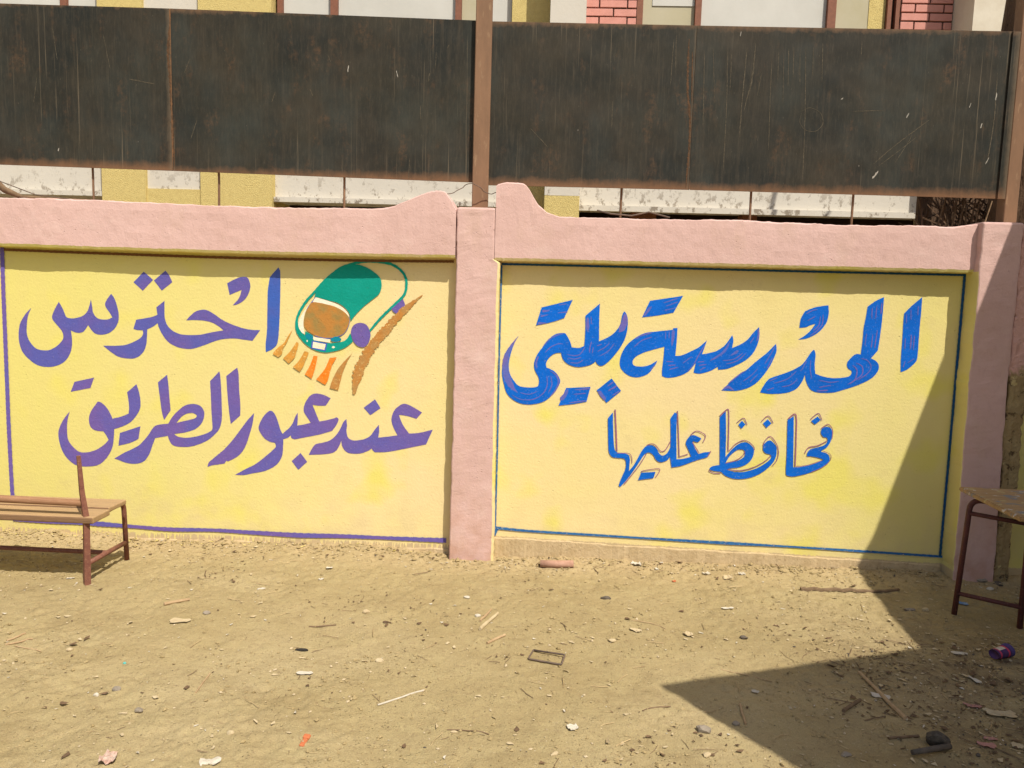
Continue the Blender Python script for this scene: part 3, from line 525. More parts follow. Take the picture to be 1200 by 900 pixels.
STROKE = [
 ('outline','green',14.7,[(-1010,1326,11),(-949,1400),(-876,1474),(-816,1534),(-797,1577),(-798,1637),(-825,1682),(-879,1717),(-946,1730),(-1020,1733),(-1080,1725),(-1120,1714),(-1180,1692),(-1227,1658),(-1281,1610),(-1335,1549),(-1389,1488),(-1430,1420),(-1445,1366),(-1442,1319),(-1420,1279),(-1383,1243),(-1328,1214),(-1267,1204),(-1199,1215),(-1145,1244),(-1114,1268)]),
 ('outline','blueviolet',4.7,[(-1330,1517),(-1352,1489),(-1382,1448)]),
 ('outline','blueviolet',4.7,[(-1349,1486),(-1288,1481),(-1213,1463),(-1152,1431),(-1130,1395),(-1138,1348),(-1165,1307),(-1213,1284),(-1274,1277),(-1335,1290)]),
 ('road','rust',53.3,[(-699,1547,12),(-739,1514,27),(-772,1487,35),(-839,1422,41),(-905,1346,50),(-985,1250,53),(-1039,1161,57),(-1079,1065,60),(-1102,948,57)]),
 ('frameL','violet',25.0,[(-3211,1757),(-3214,1506),(-3215,1200),(-3216,941),(-3217,680),(-3214,362),(-3209,104)]),
 ('frameL','violet',25.0,[(-3215,104),(-2978,97),(-2817,98),(-2656,94,30),(-2442,86,20),(-2229,78),(-1964,84,20),(-1699,78),(-1436,73,30),(-1174,78),(-912,78,20),(-533,77,30)]),
 ('frameL','darkbrown',15.0,[(-3201,1745),(-2606,1738),(-1940,1733),(-1181,1735),(-520,1745)]),  # dark brown line along the panel top under the beam
 ('frameR','borderblue',9.5,[(-241,1730),(-241,1189),(-238,680),(-238,169)]),
 ('frameR','borderblue',14.0,[(-240,168,18),(-34,156),(376,146),(631,140,12),(1138,129,19),(1491,123,11),(1892,113),(2410,98)]),
 ('frameR','darkblue',15.0,[(2390,1747),(2392,1271),(2394,723),(2395,97)]),
 ('frameR','darkblue',12.0,[(-241,1738),(312,1740),(1287,1741),(2404,1745)]),
 ('frameR','borderblue',25.0,[(-230,169),(-247,121)]),
 ('p8','plum',8.1,[(449,908),(456,832),(464,737),(470,660)]),
 ('p8','plum',3.8,[(472,649),(538,650),(558,631),(563,593)]),
 ('p8','plum',5.0,[(521,462),(569,528),(610,588),(645,653)]),
 ('p8','plum',5.0,[(643,701),(667,712),(693,706),(725,672),(744,671),(762,690),(782,732)]),
 ('p8','plum',6.2,[(813,914),(820,845),(831,718),(837,641)]),
 ('p8','plum',4.4,[(837,640),(889,659)]),
 ('p8','plum',5.0,[(896,771),(931,798),(983,774),(972,732)]),
 ('p8','plum',5.0,[(910,730),(954,665)]),
 ('p8','plum',6.2,[(1020,680),(1005,650)]),
 ('p8','plum',4.4,[(619,540),(631,549),(725,563),(705,511)]),
 ('p7','plum',6.0,[(1061,892),(1103,933),(1112,907),(1117,813),(1121,684)]),
 ('p7','plum',4.7,[(1126,684),(1163,729),(1215,752),(1263,723),(1274,696)]),
 ('p7','plum',4.7,[(1110,612),(1169,631),(1207,660),(1219,687)]),
 ('p7','plum',5.3,[(1126,575),(1199,571),(1277,594),(1341,634),(1369,665)]),
 ('p7','plum',4.7,[(1322,725),(1333,756),(1362,780),(1401,734),(1414,687),(1407,640),(1383,605)]),
 ('p7','plum',5.3,[(1013,564),(1047,550),(1087,551)]),
 ('p7','plum',4.7,[(1162,855),(1200,883),(1222,843)]),
 ('p7','plum',4.7,[(1303,866),(1341,901),(1372,860)]),
 ('p7','plum',4.7,[(1585,889),(1628,926),(1652,886)]),
 ('p7','plum',6.7,[(1457,888),(1500,912),(1511,759),(1516,610)]),
 ('p7','plum',4.0,[(1516,608),(1580,615),(1670,649)]),
 ('p7','plum',5.3,[(1566,687),(1586,722),(1638,736),(1689,765)]),
 ('p7','plum',4.7,[(1651,838),(1688,863),(1716,833),(1717,779)]),
 ('p7','plum',3.3,[(1673,704),(1714,685),(1716,651),(1673,608),(1610,576)]),
 ('s6','streak',6.0,[(-133,1323,5),(-175,1258,17),(-200,1197,31),(-203,1136,37),(-190,1076,39),(-161,1023,33),(-127,990,11)]),
 ('s6','streak',26.7,[(482,1473,15),(483,1430,33),(470,1390,40),(453,1363,13)]),
 ('s6','streak',6.0,[(2,1472,17),(45,1477,7)]),
 ('s6','streak',6.0,[(-7,1442,13),(39,1454,4)]),
 ('s6','streak',6.0,[(-22,1402,15),(27,1404,5)]),
 ('s6','streak',6.0,[(97,1511),(143,1519)]),
 ('s6','streak',6.0,[(92,1465),(151,1473)]),
 ('s6','streak',6.7,[(12,1264),(50,1311),(103,1340),(129,1344)]),
 ('s6','streak',6.0,[(26,1231),(59,1265),(104,1286),(131,1284)]),
 ('s6','streak',6.0,[(-17,1136,5),(-24,1169,12),(-10,1210,5)]),
 ('s6','streak',6.0,[(153,1225),(200,1219),(233,1230),(258,1271)]),
 ('s6','streak',6.0,[(161,1205),(201,1199),(240,1211)]),
 ('s6','streak',6.0,[(175,1178),(221,1177),(254,1198)]),
 ('s6','streak',6.7,[(268,1444,13),(270,1391,20),(271,1358,5)]),
 ('s6','streak',6.0,[(287,1451),(291,1405)]),
 ('s6','streak',6.0,[(286,1239),(288,1272),(296,1306)]),
 ('s6','streak',5.3,[(302,1236),(307,1273)]),
 ('s6','streak',6.0,[(332,1247),(377,1275),(402,1302)]),
 ('s6','streak',6.0,[(346,1221),(398,1255),(429,1300)]),
 ('s6','streak',5.3,[(327,1280),(356,1291)]),
 ('s6','streak',6.0,[(57,1128),(98,1099,11),(112,1059,11),(94,1011,8),(62,970)]),
 ('s6','streak',5.3,[(41,1097),(46,1043),(27,996),(-5,967)]),
 ('s6','streak',5.3,[(64,1098),(73,1044),(54,996)]),
 ('s6','streak',5.3,[(-160,976),(-106,951),(-38,953),(8,975)]),
 ('s6','streak',5.3,[(-113,991),(-59,983),(-13,1001)]),
 ('s6','streak',6.0,[(129,955,27),(158,996,20),(167,1024,5)]),
 ('s6','streak',5.3,[(207,1018),(294,1028,9)]),
 ('s6','streak',5.3,[(202,991),(275,1000)]),
 ('s6','streak',5.3,[(177,940),(277,956)]),
 ('s6','streak',6.0,[(348,1016,20),(390,964,20)]),
 ('s6','streak',6.0,[(400,1045),(432,1073,11)]),
 ('s6','streak',6.0,[(404,1018),(453,1050,13)]),
 ('s6','streak',6.0,[(429,992),(471,1020)]),
 ('s5','streak',6.0,[(593,1461,9),(618,1498,17),(636,1519,5)]),
 ('s5','streak',5.3,[(701,1540),(784,1569)]),
 ('s5','streak',5.3,[(715,1521),(785,1549)]),
 ('s5','streak',5.3,[(709,1498),(768,1512)]),
 ('s5','streak',8.0,[(766,1387,19),(766,1345,17),(762,1291,7)]),
 ('s5','streak',5.3,[(743,1377),(744,1337)]),
 ('s5','streak',5.3,[(722,1376),(724,1330)]),
 ('s5','streak',6.7,[(644,1367),(579,1346),(547,1325)]),
 ('s5','streak',6.0,[(645,1341),(587,1319),(542,1278)]),
 ('s5','streak',6.7,[(641,1148),(666,1175),(679,1197,3)]),
 ('s5','streak',5.3,[(734,1201),(777,1202)]),
 ('s5','streak',5.3,[(745,1178),(791,1183)]),
 ('s5','streak',5.3,[(753,1155),(805,1170)]),
 ('s5','streak',5.3,[(830,1194),(880,1235)]),
 ('s5','streak',6.0,[(859,1148),(890,1182),(919,1243),(955,1311)]),
 ('s5','streak',5.3,[(915,1203),(954,1208)]),
 ('s5','streak',5.3,[(923,1184),(968,1192)]),
 ('s5','streak',5.3,[(931,1157),(963,1175)]),
 ('s5','streak',9.3,[(987,1214),(1031,1242,12),(1069,1276,15),(1095,1330,7)]),
 ('s5','streak',6.7,[(1103,1247,5),(1134,1268,17),(1150,1278,4)]),
 ('s5','streak',5.3,[(1059,1216),(1124,1228),(1174,1266)]),
 ('s5','streak',5.3,[(1080,1197),(1144,1219),(1193,1267)]),
 ('s5','streak',6.7,[(1250,1407),(1257,1374,11),(1248,1334)]),
 ('s5','streak',5.3,[(1210,1320),(1233,1360)]),
 ('s5','streak',6.0,[(1069,1046,7),(1100,1064,17),(1135,1042,4)]),
 ('s5','streak',6.0,[(1099,1084),(1162,1140),(1200,1164)]),
 ('s5','streak',5.3,[(1184,1100),(1228,1135),(1264,1176)]),
 ('s5','streak',5.3,[(1223,1095),(1266,1143)]),
 ('s5','streak',6.0,[(1302,1204),(1337,1271),(1355,1311)]),
 ('s5','streak',5.3,[(1317,1178),(1345,1245)]),
 ('s5','streak',5.3,[(1334,1105),(1379,1126)]),
 ('s5','streak',5.3,[(1361,1093),(1438,1122),(1487,1170)]),
 ('s5','streak',5.3,[(1408,1074),(1460,1089),(1497,1124)]),
 ('s5','streak',5.3,[(1325,1051),(1363,1069)]),
 ('s5','streak',5.3,[(1513,1171),(1541,1231)]),
 ('s5','streak',5.3,[(1564,1238),(1565,1179),(1578,1126)]),
 ('s5','streak',5.3,[(1617,1121),(1683,1110),(1735,1118)]),
 ('s5','streak',6.7,[(1609,1057),(1674,1063,8)]),
 ('s5','streak',5.3,[(1621,1078),(1691,1093)]),
 ('s5','streak',5.3,[(1848,1254),(1888,1242),(1910,1203),(1887,1163),(1838,1128)]),
 ('s5','streak',6.0,[(1821,1227),(1858,1208),(1862,1162),(1825,1128),(1782,1100)]),
 ('s5','streak',6.7,[(1803,1213),(1830,1187),(1825,1134),(1795,1103)]),
 ('s5','streak',5.3,[(1890,1546),(1892,1484)]),
 ('s5','streak',5.3,[(1915,1556),(1914,1485)]),
 ('s5','streak',6.7,[(1942,1577),(1941,1512)]),
 ('s5','streak',5.3,[(1869,1399),(1865,1327)]),
 ('s5','streak',5.3,[(1905,1393),(1902,1315)]),
 ('s5','streak',5.3,[(1929,1420),(1921,1315)]),
 ('s5','streak',5.3,[(1520,1500),(1551,1520),(1582,1528)]),
 ('s5','streak',5.3,[(1529,1461),(1572,1488)]),
 ('s5','streak',5.3,[(1601,1489),(1595,1437),(1565,1403)]),
 ('s5','streak',5.3,[(1616,1502),(1614,1444),(1585,1403),(1548,1376)]),
 ('s5','streak',5.3,[(2085,1516),(2089,1464)]),
 ('s5','streak',5.3,[(2108,1543),(2113,1484)]),
 ('s5','streak',6.7,[(2148,1563),(2149,1511)]),
 ('s5','streak',6.0,[(2123,1400),(2124,1315,9)]),
 ('s5','streak',5.3,[(2090,1379),(2092,1314)]),
 ('s5','streak',5.3,[(2140,1394),(2140,1309)]),
 ('s5','streak',5.3,[(2091,1209),(2100,1248)]),
 ('s5','streak',5.3,[(2114,1236),(2151,1263)]),
]
def cr(p0, p1, p2, p3, t):
    t2, t3 = t*t, t*t*t
    return [.5*((2*b)+(-a+c)*t+(2*a-5*b+4*c-d)*t2+(-a+3*b-3*c+d)*t3) for a, b, c, d in zip(p0, p1, p2, p3)]
def smooth_closed(pts, step=5.):
    n = len(pts); out = []
    for i in range(n):
        p0, p1, p2, p3 = pts[i-1], pts[i], pts[(i+1) % n], pts[(i+2) % n]
        a = (p1[0], p1[1]); b = (p2[0], p2[1])
        z = a if len(p1) > 2 else (p0[0], p0[1]); w2 = b if len(p2) > 2 else (p3[0], p3[1])
        k = max(1, int(math.dist(a, b)/step))
        for j in range(k): out.append(tuple(cr(z, a, b, w2, j/k)))
    return out
def wobble(pts, amp):
    out = []
    for x, z in pts:
        out.append((x+amp*float(vnoise(np.array(x*.11), np.array(z*.11))), z+amp*float(vnoise(np.array(x*.11+50), np.array(z*.11+9)))))
    return out
OFF = [1.0]
def paint_fill(polys, vs, fs, mi, slot, amp=.5):
    OFF[0] += .035; y = -OFF[0]*.001
    loops = [[Vector((a, b, 0)) for a, b in wobble(smooth_closed(p), amp)] for p in polys]
    tris = geometry.tessellate_polygon(loops); base = len(vs)
    flat = [v for lp in loops for v in lp]
    vs += [(v.x*.001, y, v.y*.001) for v in flat]
    for t in tris:
        a, b, c = (flat[k] for k in t)
        cr_ = (b.x-a.x)*(c.y-a.y)-(b.y-a.y)*(c.x-a.x)
        if abs(cr_) < 1e-6: continue
        fs.append(tuple(base+k for k in (t if cr_ > 0 else t[::-1]))); mi.append(slot)
def paint_stroke(pts, width, vs, fs, mi, slot, ragged=0., taper=False):
    OFF[0] += .02; y = -OFF[0]*.001
    P = []
    W = [q[2] if len(q) > 2 else width for q in pts]
    n = len(pts)
    for i in range(n-1):
        p0 = pts[max(0, i-1)][:2]; p1 = pts[i][:2]; p2 = pts[i+1][:2]; p3 = pts[min(n-1, i+2)][:2]
        k = max(1, int(math.dist(p1, p2)/6))
        for j in range(k):
            c = cr(p0, p1, p2, p3, j/k); P.append((c[0], c[1], W[i]+(W[i+1]-W[i])*j/k))
    P.append((*pts[-1][:2], W[-1]))
    base = len(vs); L = len(P)
    for i, (x, z, ww) in enumerate(P):
        a = P[max(0, i-1)]; b = P[min(L-1, i+1)]; dx, dz = b[0]-a[0], b[1]-a[1]; d = math.hypot(dx, dz) or 1
        nx, nz = -dz/d, dx/d
        h = ww/2
        if taper: h *= min(1, .25+min(i, L-1-i)/max(1, L*.22))
        r1 = 1+ragged*random.uniform(-1, 1)+.08*math.sin(i*.9); r2 = 1+ragged*random.uniform(-1, 1)+.08*math.sin(i*1.3+1)
        vs.append(((x+nx*h*r1)*.001, y, (z+nz*h*r1)*.001)); vs.append(((x-nx*h*r2)*.001, y, (z-nz*h*r2)*.001))
    for i in range(L-1):
        k = base+2*i; fs.append((k, k+1, k+3, k+2)); mi.append(slot)
WORDS = {'w1': ('painted_word', 'violet Arabic word in the upper line of the left panel'), 'w2': ('painted_word', 'violet Arabic word at the left end of the lower line, left panel'),
 'w3': ('painted_word', 'violet Arabic word in the middle of the lower line, left panel'), 'w4': ('painted_word', 'violet Arabic word at the right end of the lower line, left panel'),
 'w5': ('painted_word', 'large blue Arabic word at the right of the right panel'), 'w6': ('painted_word', 'large blue Arabic word at the left of the right panel'),
 'w7': ('painted_word', 'small blue Arabic word outlined in plum, right one of the lower line'), 'w8': ('painted_word', 'small blue Arabic word outlined in plum, left one of the lower line')}
REL = {'s5': 'w5', 's6': 'w6', 'p7': 'w7', 'p8': 'w8'}
def build_print(name, keys, label, parent):
    vs, fs, mi = [], [], []; mats = []
    def slot(k):
        if k not in mats: mats.append(k)
        return mats.index(k)
    for g, mk, polys in FILL:
        if g in keys: paint_fill(polys, vs, fs, mi, slot('violet2' if (g, mk) == ('w1', 'violet') else mk), .9 if mk in ('ochre', 'rust', 'orange') else .5)
    for g, mk, wd, pts in STROKE:
        if g in keys: paint_stroke(pts, wd, vs, fs, mi, slot(mk), .22 if g == 'road' else .06, taper=(mk == 'streak' or g == 'road'))
    # face the yard
    fs2 = []
    for f in fs:
        a, b, c = vs[f[0]], vs[f[1]], vs[f[2]]
        ny = (b[2]-a[2])*(c[0]-a[0])-(b[0]-a[0])*(c[2]-a[2])
        fs2.append(f if ny < 0 else tuple(reversed(f)))
    o = mesh(name, vs, fs2, [M[k] for k in mats], parent, mi)
    if label: o['label'] = label
    return o
for k, (nm, lb) in WORDS.items():
    build_print(nm, [k]+[s for s, t in REL.items() if t == k], lb, wall)
car = build_print('painted_car', ['outline'], 'green outline of a car painted on the left panel', wall)
build_print('car_roof', ['roof'], None, car); build_print('bumper', ['bumper'], None, car)
build_print('windshield', ['window'], 'brown painted windshield', car); build_print('trim', ['trim'], None, car)
build_print('number_plate', ['plate'], None, car); build_print('headlight', ['headlight'], None, car); build_print('wheel', ['wheel'], 'violet painted wheels', car)
build_print('painted_road', ['road'], 'brown brush stroke beside the painted car', wall)
build_print('painted_crossing', ['dash'], 'row of ochre and orange dashes in front of the painted car', wall)
build_print('painted_border', ['frameL'], 'violet painted border line of the left panel', wall)
build_print('painted_border', ['frameR'], 'blue painted border line of the right panel', wall)

# ------------------------------------------------------------------ sheet-metal fence behind the wall
fence = tag(empty('metal_fence', (0, .22, 2.0)), 'tall black sheet metal screen with rusty hems behind the wall', 'fence')
def ch(o):  # children keep world coordinates
    o.matrix_parent_inverse = Matrix.Translation(-Vector(fence.location)); return o
def sheet(x0, x1, zb0, zb1, zt0, zt1, y=.22):
    n = 24; vs, fs = [], []
    for i in range(n+1):
        t = i/n; x = x0+(x1-x0)*t; b = zb0+(zb1-zb0)*t; tt = zt0+(zt1-zt0)*t
        for j in range(9):
            s = j/8; yy = y
            vs.append((x, yy, b+(tt-b)*s))
    m0 = len(vs); vs += [(a, b+.008, c) for a, b, c in vs]
    for i in range(n):
        for j in range(8):
            k = i*9+j; fs.append((k, k+9, k+10, k+1)); fs.append((m0+k, m0+k+1, m0+k+10, m0+k+9))
    for i in range(n):
        k = i*9; fs.append((k, m0+k, m0+k+9, k+9)); k += 8; fs.append((k, k+9, m0+k+9, m0+k))
    for j in range(8):
        k = j; fs.append((k, k+1, m0+k+1, m0+k)); k = n*9+j; fs.append((k, m0+k, m0+k+1, k+1))
    return ch(mesh('metal_sheet', vs, fs, M['sheet'], fence, smooth=False))
sheet(-6.2, -4.3, 2.30, 2.285, 3.245, 3.235); sheet(-4.296, -2.280, 2.285, 2.259, 3.235, 3.206)
sheet(-2.276, -.425, 2.259, 2.230, 3.206, 3.164)
sheet(-.352, .856, 2.216, 2.216, 3.161, 3.155); sheet(.860, 2.702, 2.216, 2.205, 3.155, 3.149)
M['seam'] = mat_simple('rusty_seam', (.20, .10, .045), (.10, .065, .04), 30, .8, .6, .002)
def bx(name, c0, c1, mt, par, bev=0, label=None):
    o = box(name, c0, c1, mt, par, bev)
    if par is fence: ch(o)
    if label: o['label'] = label
    return o
bx('seam_strip', (-2.281, .2165, 2.262), (-2.275, .2192, 3.203), M['seam'], fence, 0, 'rusty seam between two sheets')
bx('seam_strip', (.853, .2165, 2.219), (.860, .2192, 3.153), M['sheet'], fence)
bx('hem', (-4.3, .200, 2.252), (-4.3+.001, .21, 2.253), M['sheet'], fence) if False else None
bx('sheet_lip', (2.652, .208, 2.207), (2.658, .2195, 3.148), M['sheet'], fence, .001)
def sheet_marks():
    D = [('r',17.8,[(810,3079),(814,2814),(842,2572),(835,2226)]),('r',10.2,[(833,3007),(844,2718)]),('t',6.6,[(1036,3011),(1048,2722),(1050,2330)]),('t',6.1,[(903,3009),(917,2573)]),('t',8.2,[(1148,3036),(1137,2723),(1134,2528)]),('t',11.2,[(1196,3061),(1188,2869),(1165,2748),(1150,2675)]),('t',6.1,[(1295,2967),(1300,2726),(1308,2458)]),('t',5.6,[(1331,3015),(1337,2848)]),('t',5.6,[(1388,3040),(1398,2825)]),('t',5.6,[(1418,3041),(1424,2873)]),('t',6.1,[(1486,3042),(1509,2633),(1519,2281)]),('t',5.6,[(1530,3042),(1536,2885)]),('t',5.6,[(1582,3067),(1593,2847)]),('t',5.6,[(1806,3080),(1807,3004)]),('t',7.1,[(1923,2388),(2042,2498),(2226,2647)]),('t',5.1,[(1944,2369),(2092,2489),(2161,2549)]),('t',5.1,[(2050,2401),(2119,2524),(2134,2573)]),('w',11.2,[(1924,2305),(1938,2325),(1956,2350)]),('w',8.2,[(2093,2654),(2106,2683)]),('w',8.2,[(2595,2765),(2596,2808)]),('w',7.6,[(2523,2605),(2530,2634)]),('w',6.1,[(1105,3098),(1108,3126)]),('w',7.6,[(1708,2753),(1722,2763)]),('w',6.1,[(2449,2719),(2456,2748)]),('w',5.6,[(2571,2402),(2586,2441)]),('t',8.2,[(2590,2917),(2596,2654),(2579,2412)]),('t',6.6,[(-101,2553),(4,2446)]),('t',6.1,[(380,2563),(378,2719)]),('t',5.6,[(721,3077),(714,2813)]),('t',5.6,[(734,3102),(739,2910)]),('r',20.4,[(-2274,3178),(-2294,2957),(-2283,2760),(-2277,2510),(-2266,2283)]),('t',8.2,[(-2539,2795),(-2377,2768)]),('t',7.1,[(-1664,2677),(-1643,2737)]),('t',7.1,[(-1415,2716),(-1431,2755)]),('t',6.1,[(-1307,2915),(-1323,2953)]),('t',6.1,[(-2163,2452),(-2124,2563)]),('t',6.6,[(-678,2886),(-675,2983)]),('t',6.6,[(-718,2812),(-713,2861)]),('w',7.1,[(-902,2833),(-912,2872)]),('t',6.1,[(-760,2590),(-767,2678)]),('t',12.2,[(-609,3004),(-600,3023)]),('w',6.6,[(-1204,2857),(-1199,2897)]),('t',5.1,[(-832,2239),(-824,2364)]),('t',5.1,[(-2689,3050),(-2653,2853)]),('t',5.1,[(-3002,3094),(-2977,2897)]),('t',5.6,[(-2198,2836),(-2160,2920)]),('w',6.1,[(-2992,2359),(-2986,2380)]),('t',5.1,[(-3135,2645),(-3108,2795)]),('t',5.1,[(1486,2681),(1534,2702),(1596,2674),(1614,2616),(1578,2571),(1518,2575),(1481,2618),(1487,2672)]),('t',5.1,[(1782,2687),(1958,2695)]),('t',4.6,[(951,3033),(978,2720)]),('t',4.6,[(1061,3001),(1063,2795)]),('t',4.6,[(1240,2894),(1224,2764)]),('t',4.6,[(1361,3006),(1375,2728)]),('t',4.6,[(1454,3017),(1467,2826)])]
    mats = {'t': 'tan', 'r': 'rusty', 'w': 'white'}; col = {'t': (.105, .088, .060), 'r': (.12, .066, .034), 'w': (.42, .39, .33)}
    for key in 'trw':
        vs, fs, mi = [], [], []
        for k, wd, pts in D:
            if k == key:
                paint_stroke(pts, wd*(.62 if key != 'w' else .7), vs, fs, mi, 0, .6, taper=True)
        vs = [(a, .2196+b*.05, c) for a, b, c in vs]
        tag(ch(mesh('drip_mark', vs, fs, mat_simple(mats[key]+'_drip', col[key], tuple(v*.5 for v in col[key]), 60), fence)), kind='stuff')
sheet_marks()
bx('post', (-.440, .176, 1.40), (-.344, .216, 3.75), M['steel'], fence, .004, 'brown steel post between the black sheets')
bx('post', (2.712, .235, 1.40), (2.79, .32, 3.9), M['steel'], fence, .004, 'steel post at the right end of the screen')
for x in (-2.803, -2.011, -1.232, .458, 1.233, 1.838):
    o = tube('support_rod', [(x+.012*random.uniform(-1, 1), .262, 1.4), (x, .262, 2.2), (x+.01*random.uniform(-1, 1), .262, 3.1)], .0075, M['steel'], fence, 6); ch(o)
bx('top_rail', (-6.2, .236, 3.10), (-.452, .266, 3.14), M['steel'], fence)
bx('top_rail', (-.331, .236, 3.08), (2.70, .266, 3.12), M['steel'], fence)

wr = []
for k in range(60):
    t = k/59; a = t*2*math.pi*2.2
    wr.append((-.62+.36*t+.004*math.sin(a*3), .135-.02*math.sin(a), 2.155+.05*t*t+.035*math.sin(t*3.0)*math.sin(a*.35)-.02*math.sin(t*9)))
tag(tube('tie_wire', wr, .0025, M['wire'], n=5), 'thin bent wire looped round the brown post above the pillar', 'wire')
tag(tube('nail', [(-.492, -.02, 2.03), (-.489, -.022, 2.082)], .004, M['wire'], n=6), 'small rusty nail standing up beside the pillar top', 'nail')

# ------------------------------------------------------------------ school building beyond the fence
B = tag(empty('school_building', (0, 3.5, 0)), 'white and yellow school building with brown window frames beyond the black screen', 'building')
def bb(name, x0, x1, z0, z1, mt, y0=3.5, y1=3.9, par=None, bev=0):
    o = box(name, (x0, y0-3.5 if True else 0, z0), (x1, y1-3.5, z1), mt, par or B, bev); return o
# structural body
bb('wall', -9, 6.6, 2.49, 4.02, M['bwhite'], 3.5, 3.9)                 # white spandrel band with grimy lower edge
bb('wall', -9, 6.6, 5.6, 7.2, M['bcream'], 3.5, 3.9)
bb('interior', -9, 6.6, 0, 5.6, M['dark'], 4.2, 4.3)
bb('roof', -9.3, 6.9, 7.2, 7.4, M['concrete'], 3.2, 9)
bb('wall', -9, 6.6, 0, .9, M['bcream'], 3.5, 3.9)
for x0, x1 in ((-4.56, -4.10), (-3.53, -2.79)):
    bb('column', x0, x1, 0, 7.2, M['byellow'], 3.40, 3.95)
bb('column', -4.10, -3.53, 0, 2.57, M['byellow'], 3.42, 3.95)
bb('wall_panel', -4.10, -3.53, 2.573, 7.2, M['bwhite'], 3.44, 3.95)
bb('column', -.39, -.012, 0, 7.2, M['byellow'], 3.47, 3.95)
bb('pilaster', -.01, .33, 2.555, 7.2, M['bwhite'], 3.12, 3.95); bb('pilaster_base', -.01, .33, 0, 2.552, M['byellow'], 3.115, 3.95)
bb('pilaster', 3.91, 4.27, 0, 7.2, M['bcream'], 3.11, 3.95)
bb('inner_pier', .90, 1.16, 0, 2.488, M['bframe'], 3.7, 3.9); bb('inner_pier', 2.05, 2.2, 0, 2.488, M['bframe'], 3.7, 3.9)
# ledges under the spandrels
bb('ledge', -9, -4.565, 2.485, 2.535, M['bwhite'], 3.44, 3.5); bb('ledge', -2.785, -.395, 2.47, 2.52, M['bwhite'], 3.44, 3.5); bb('ledge', .335, 3.905, 2.455, 2.51, M['bwhite'], 3.44, 3.5)
# windows of the upper floor
def window(x0, x1, splits, panes, sill=4.02, top=5.6):
    wf = bb('window', x0, x1, sill, sill+.05, M['bframe'], 3.50, 3.60)
    bb('frame', x0, x1, top-.05, top, M['bframe'], 3.50, 3.60, wf)
    for a, b in splits: bb('frame', a, b, sill+.052, top-.052, M['bframe'], 3.50, 3.60, wf)
    for a, b, k in panes: bb('pane', a, b, sill+.052, top-.052, M[k], 3.548, 3.556, wf)
for args in (
    (-6.9, -4.565, [(-6.9, -6.84), (-5.0, -4.94)], [(-6.838, -5.002, 'pane'), (-4.938, -4.565, 'pane')]),
    (-2.76, -.395, [(-2.76, -2.71), (-2.22, -2.15), (-.96, -.90)], [(-2.708, -2.222, 'pane'), (-2.148, -.962, 'pane'), (-.898, -.72, 'pane_beige'), (-.718, -.397, 'pane')]),
    (.845, 3.405, [(.845, .905), (1.42, 1.48), (2.71, 2.79), (3.285, 3.325), (3.365, 3.405)], [(.907, 1.418, 'pane_beige'), (1.482, 2.708, 'pane'), (2.792, 3.283, 'pane_beige'), (3.327, 3.363, 'dark')]),
    (4.275, 6.6, [(4.275, 4.335), (5.4, 5.46), (6.54, 6.6)], [(4.337, 5.398, 'dark'), (5.462, 6.538, 'pane')])):
    window(*args)
bb('pane_panel', 1.0, 1.415, 4.48, 5.3, M['pane'], 3.540, 3.546)
bb('curtain', 3.12, 3.28, 4.08, 5.54, M['byellow'], 3.542, 3.546)
# brick infill, every brick its own piece
def brickwork(x0, x1, z0, rows, seed):
    bb('mortar_bed', x0, x1, z0, z0+rows*.082, M['mortar'], 3.50, 3.60)
    bb('wall', x0, x1, z0+rows*.082, 5.6, M['bcream'], 3.50, 3.60)
    rr = random.Random(seed); first = None
    for r in range(rows):
        x = x0+.004-(.14 if r % 2 else .0); 
        while x < x1-.02:
            a = max(x, x0+.002); b = min(x+.262, x1-.002)
            if b-a > .03:
                dy = rr.uniform(-.004, .004)
                bb('brick', a, b, z0+r*.082+.006, z0+r*.082+.074+rr.uniform(-.002, .002), M['brick'], 3.484+dy, 3.52, bev=.003)
            x += .276
brickwork(.34, .84, 4.022, 12, 1); brickwork(3.41, 3.905, 4.022, 12, 2)

# ------------------------------------------------------------------ unseen block beside the camera, roof outline shaped to shade the yard
H = 3.6
kx, ky = .38*H, -.56*H
RB = tag(empty('shading_block', (5, -5, 0)), 'unseen plain block with a flat concrete roof shaped to shade the right of the yard', 'building')
outline = [(3.19, -.96), (3.35, -1.99), (3.21, -3.165), (1.957, -3.613), (2.26, -4.06), (4.4, -7.2), (9, -7.2), (9, -.93)]
bm = bmesh.new()
lo = [bm.verts.new((x-5, y+5, H)) for x, y in outline]; hi = [bm.verts.new((x-5, y+5, H+.16)) for x, y in outline]
bm.faces.new(lo); bm.faces.new(hi[::-1])
for i in range(len(outline)):
    j = (i+1) % len(outline); bm.faces.new((lo[i], hi[i], hi[j], lo[j]))
from_bm('roof', bm, M['concrete'], RB)
box('wall', (-.4, -1.6, -.05), (3.6, 3.9, H), M['bcream'], RB)
box('door', (-.45, 1.0, .0), (-.4, 2.0, 2.1), M['bframe'], RB)
box('column', (-2.6, 1.35, -.05), (-2.35, 1.6, H), M['bcream'], RB)

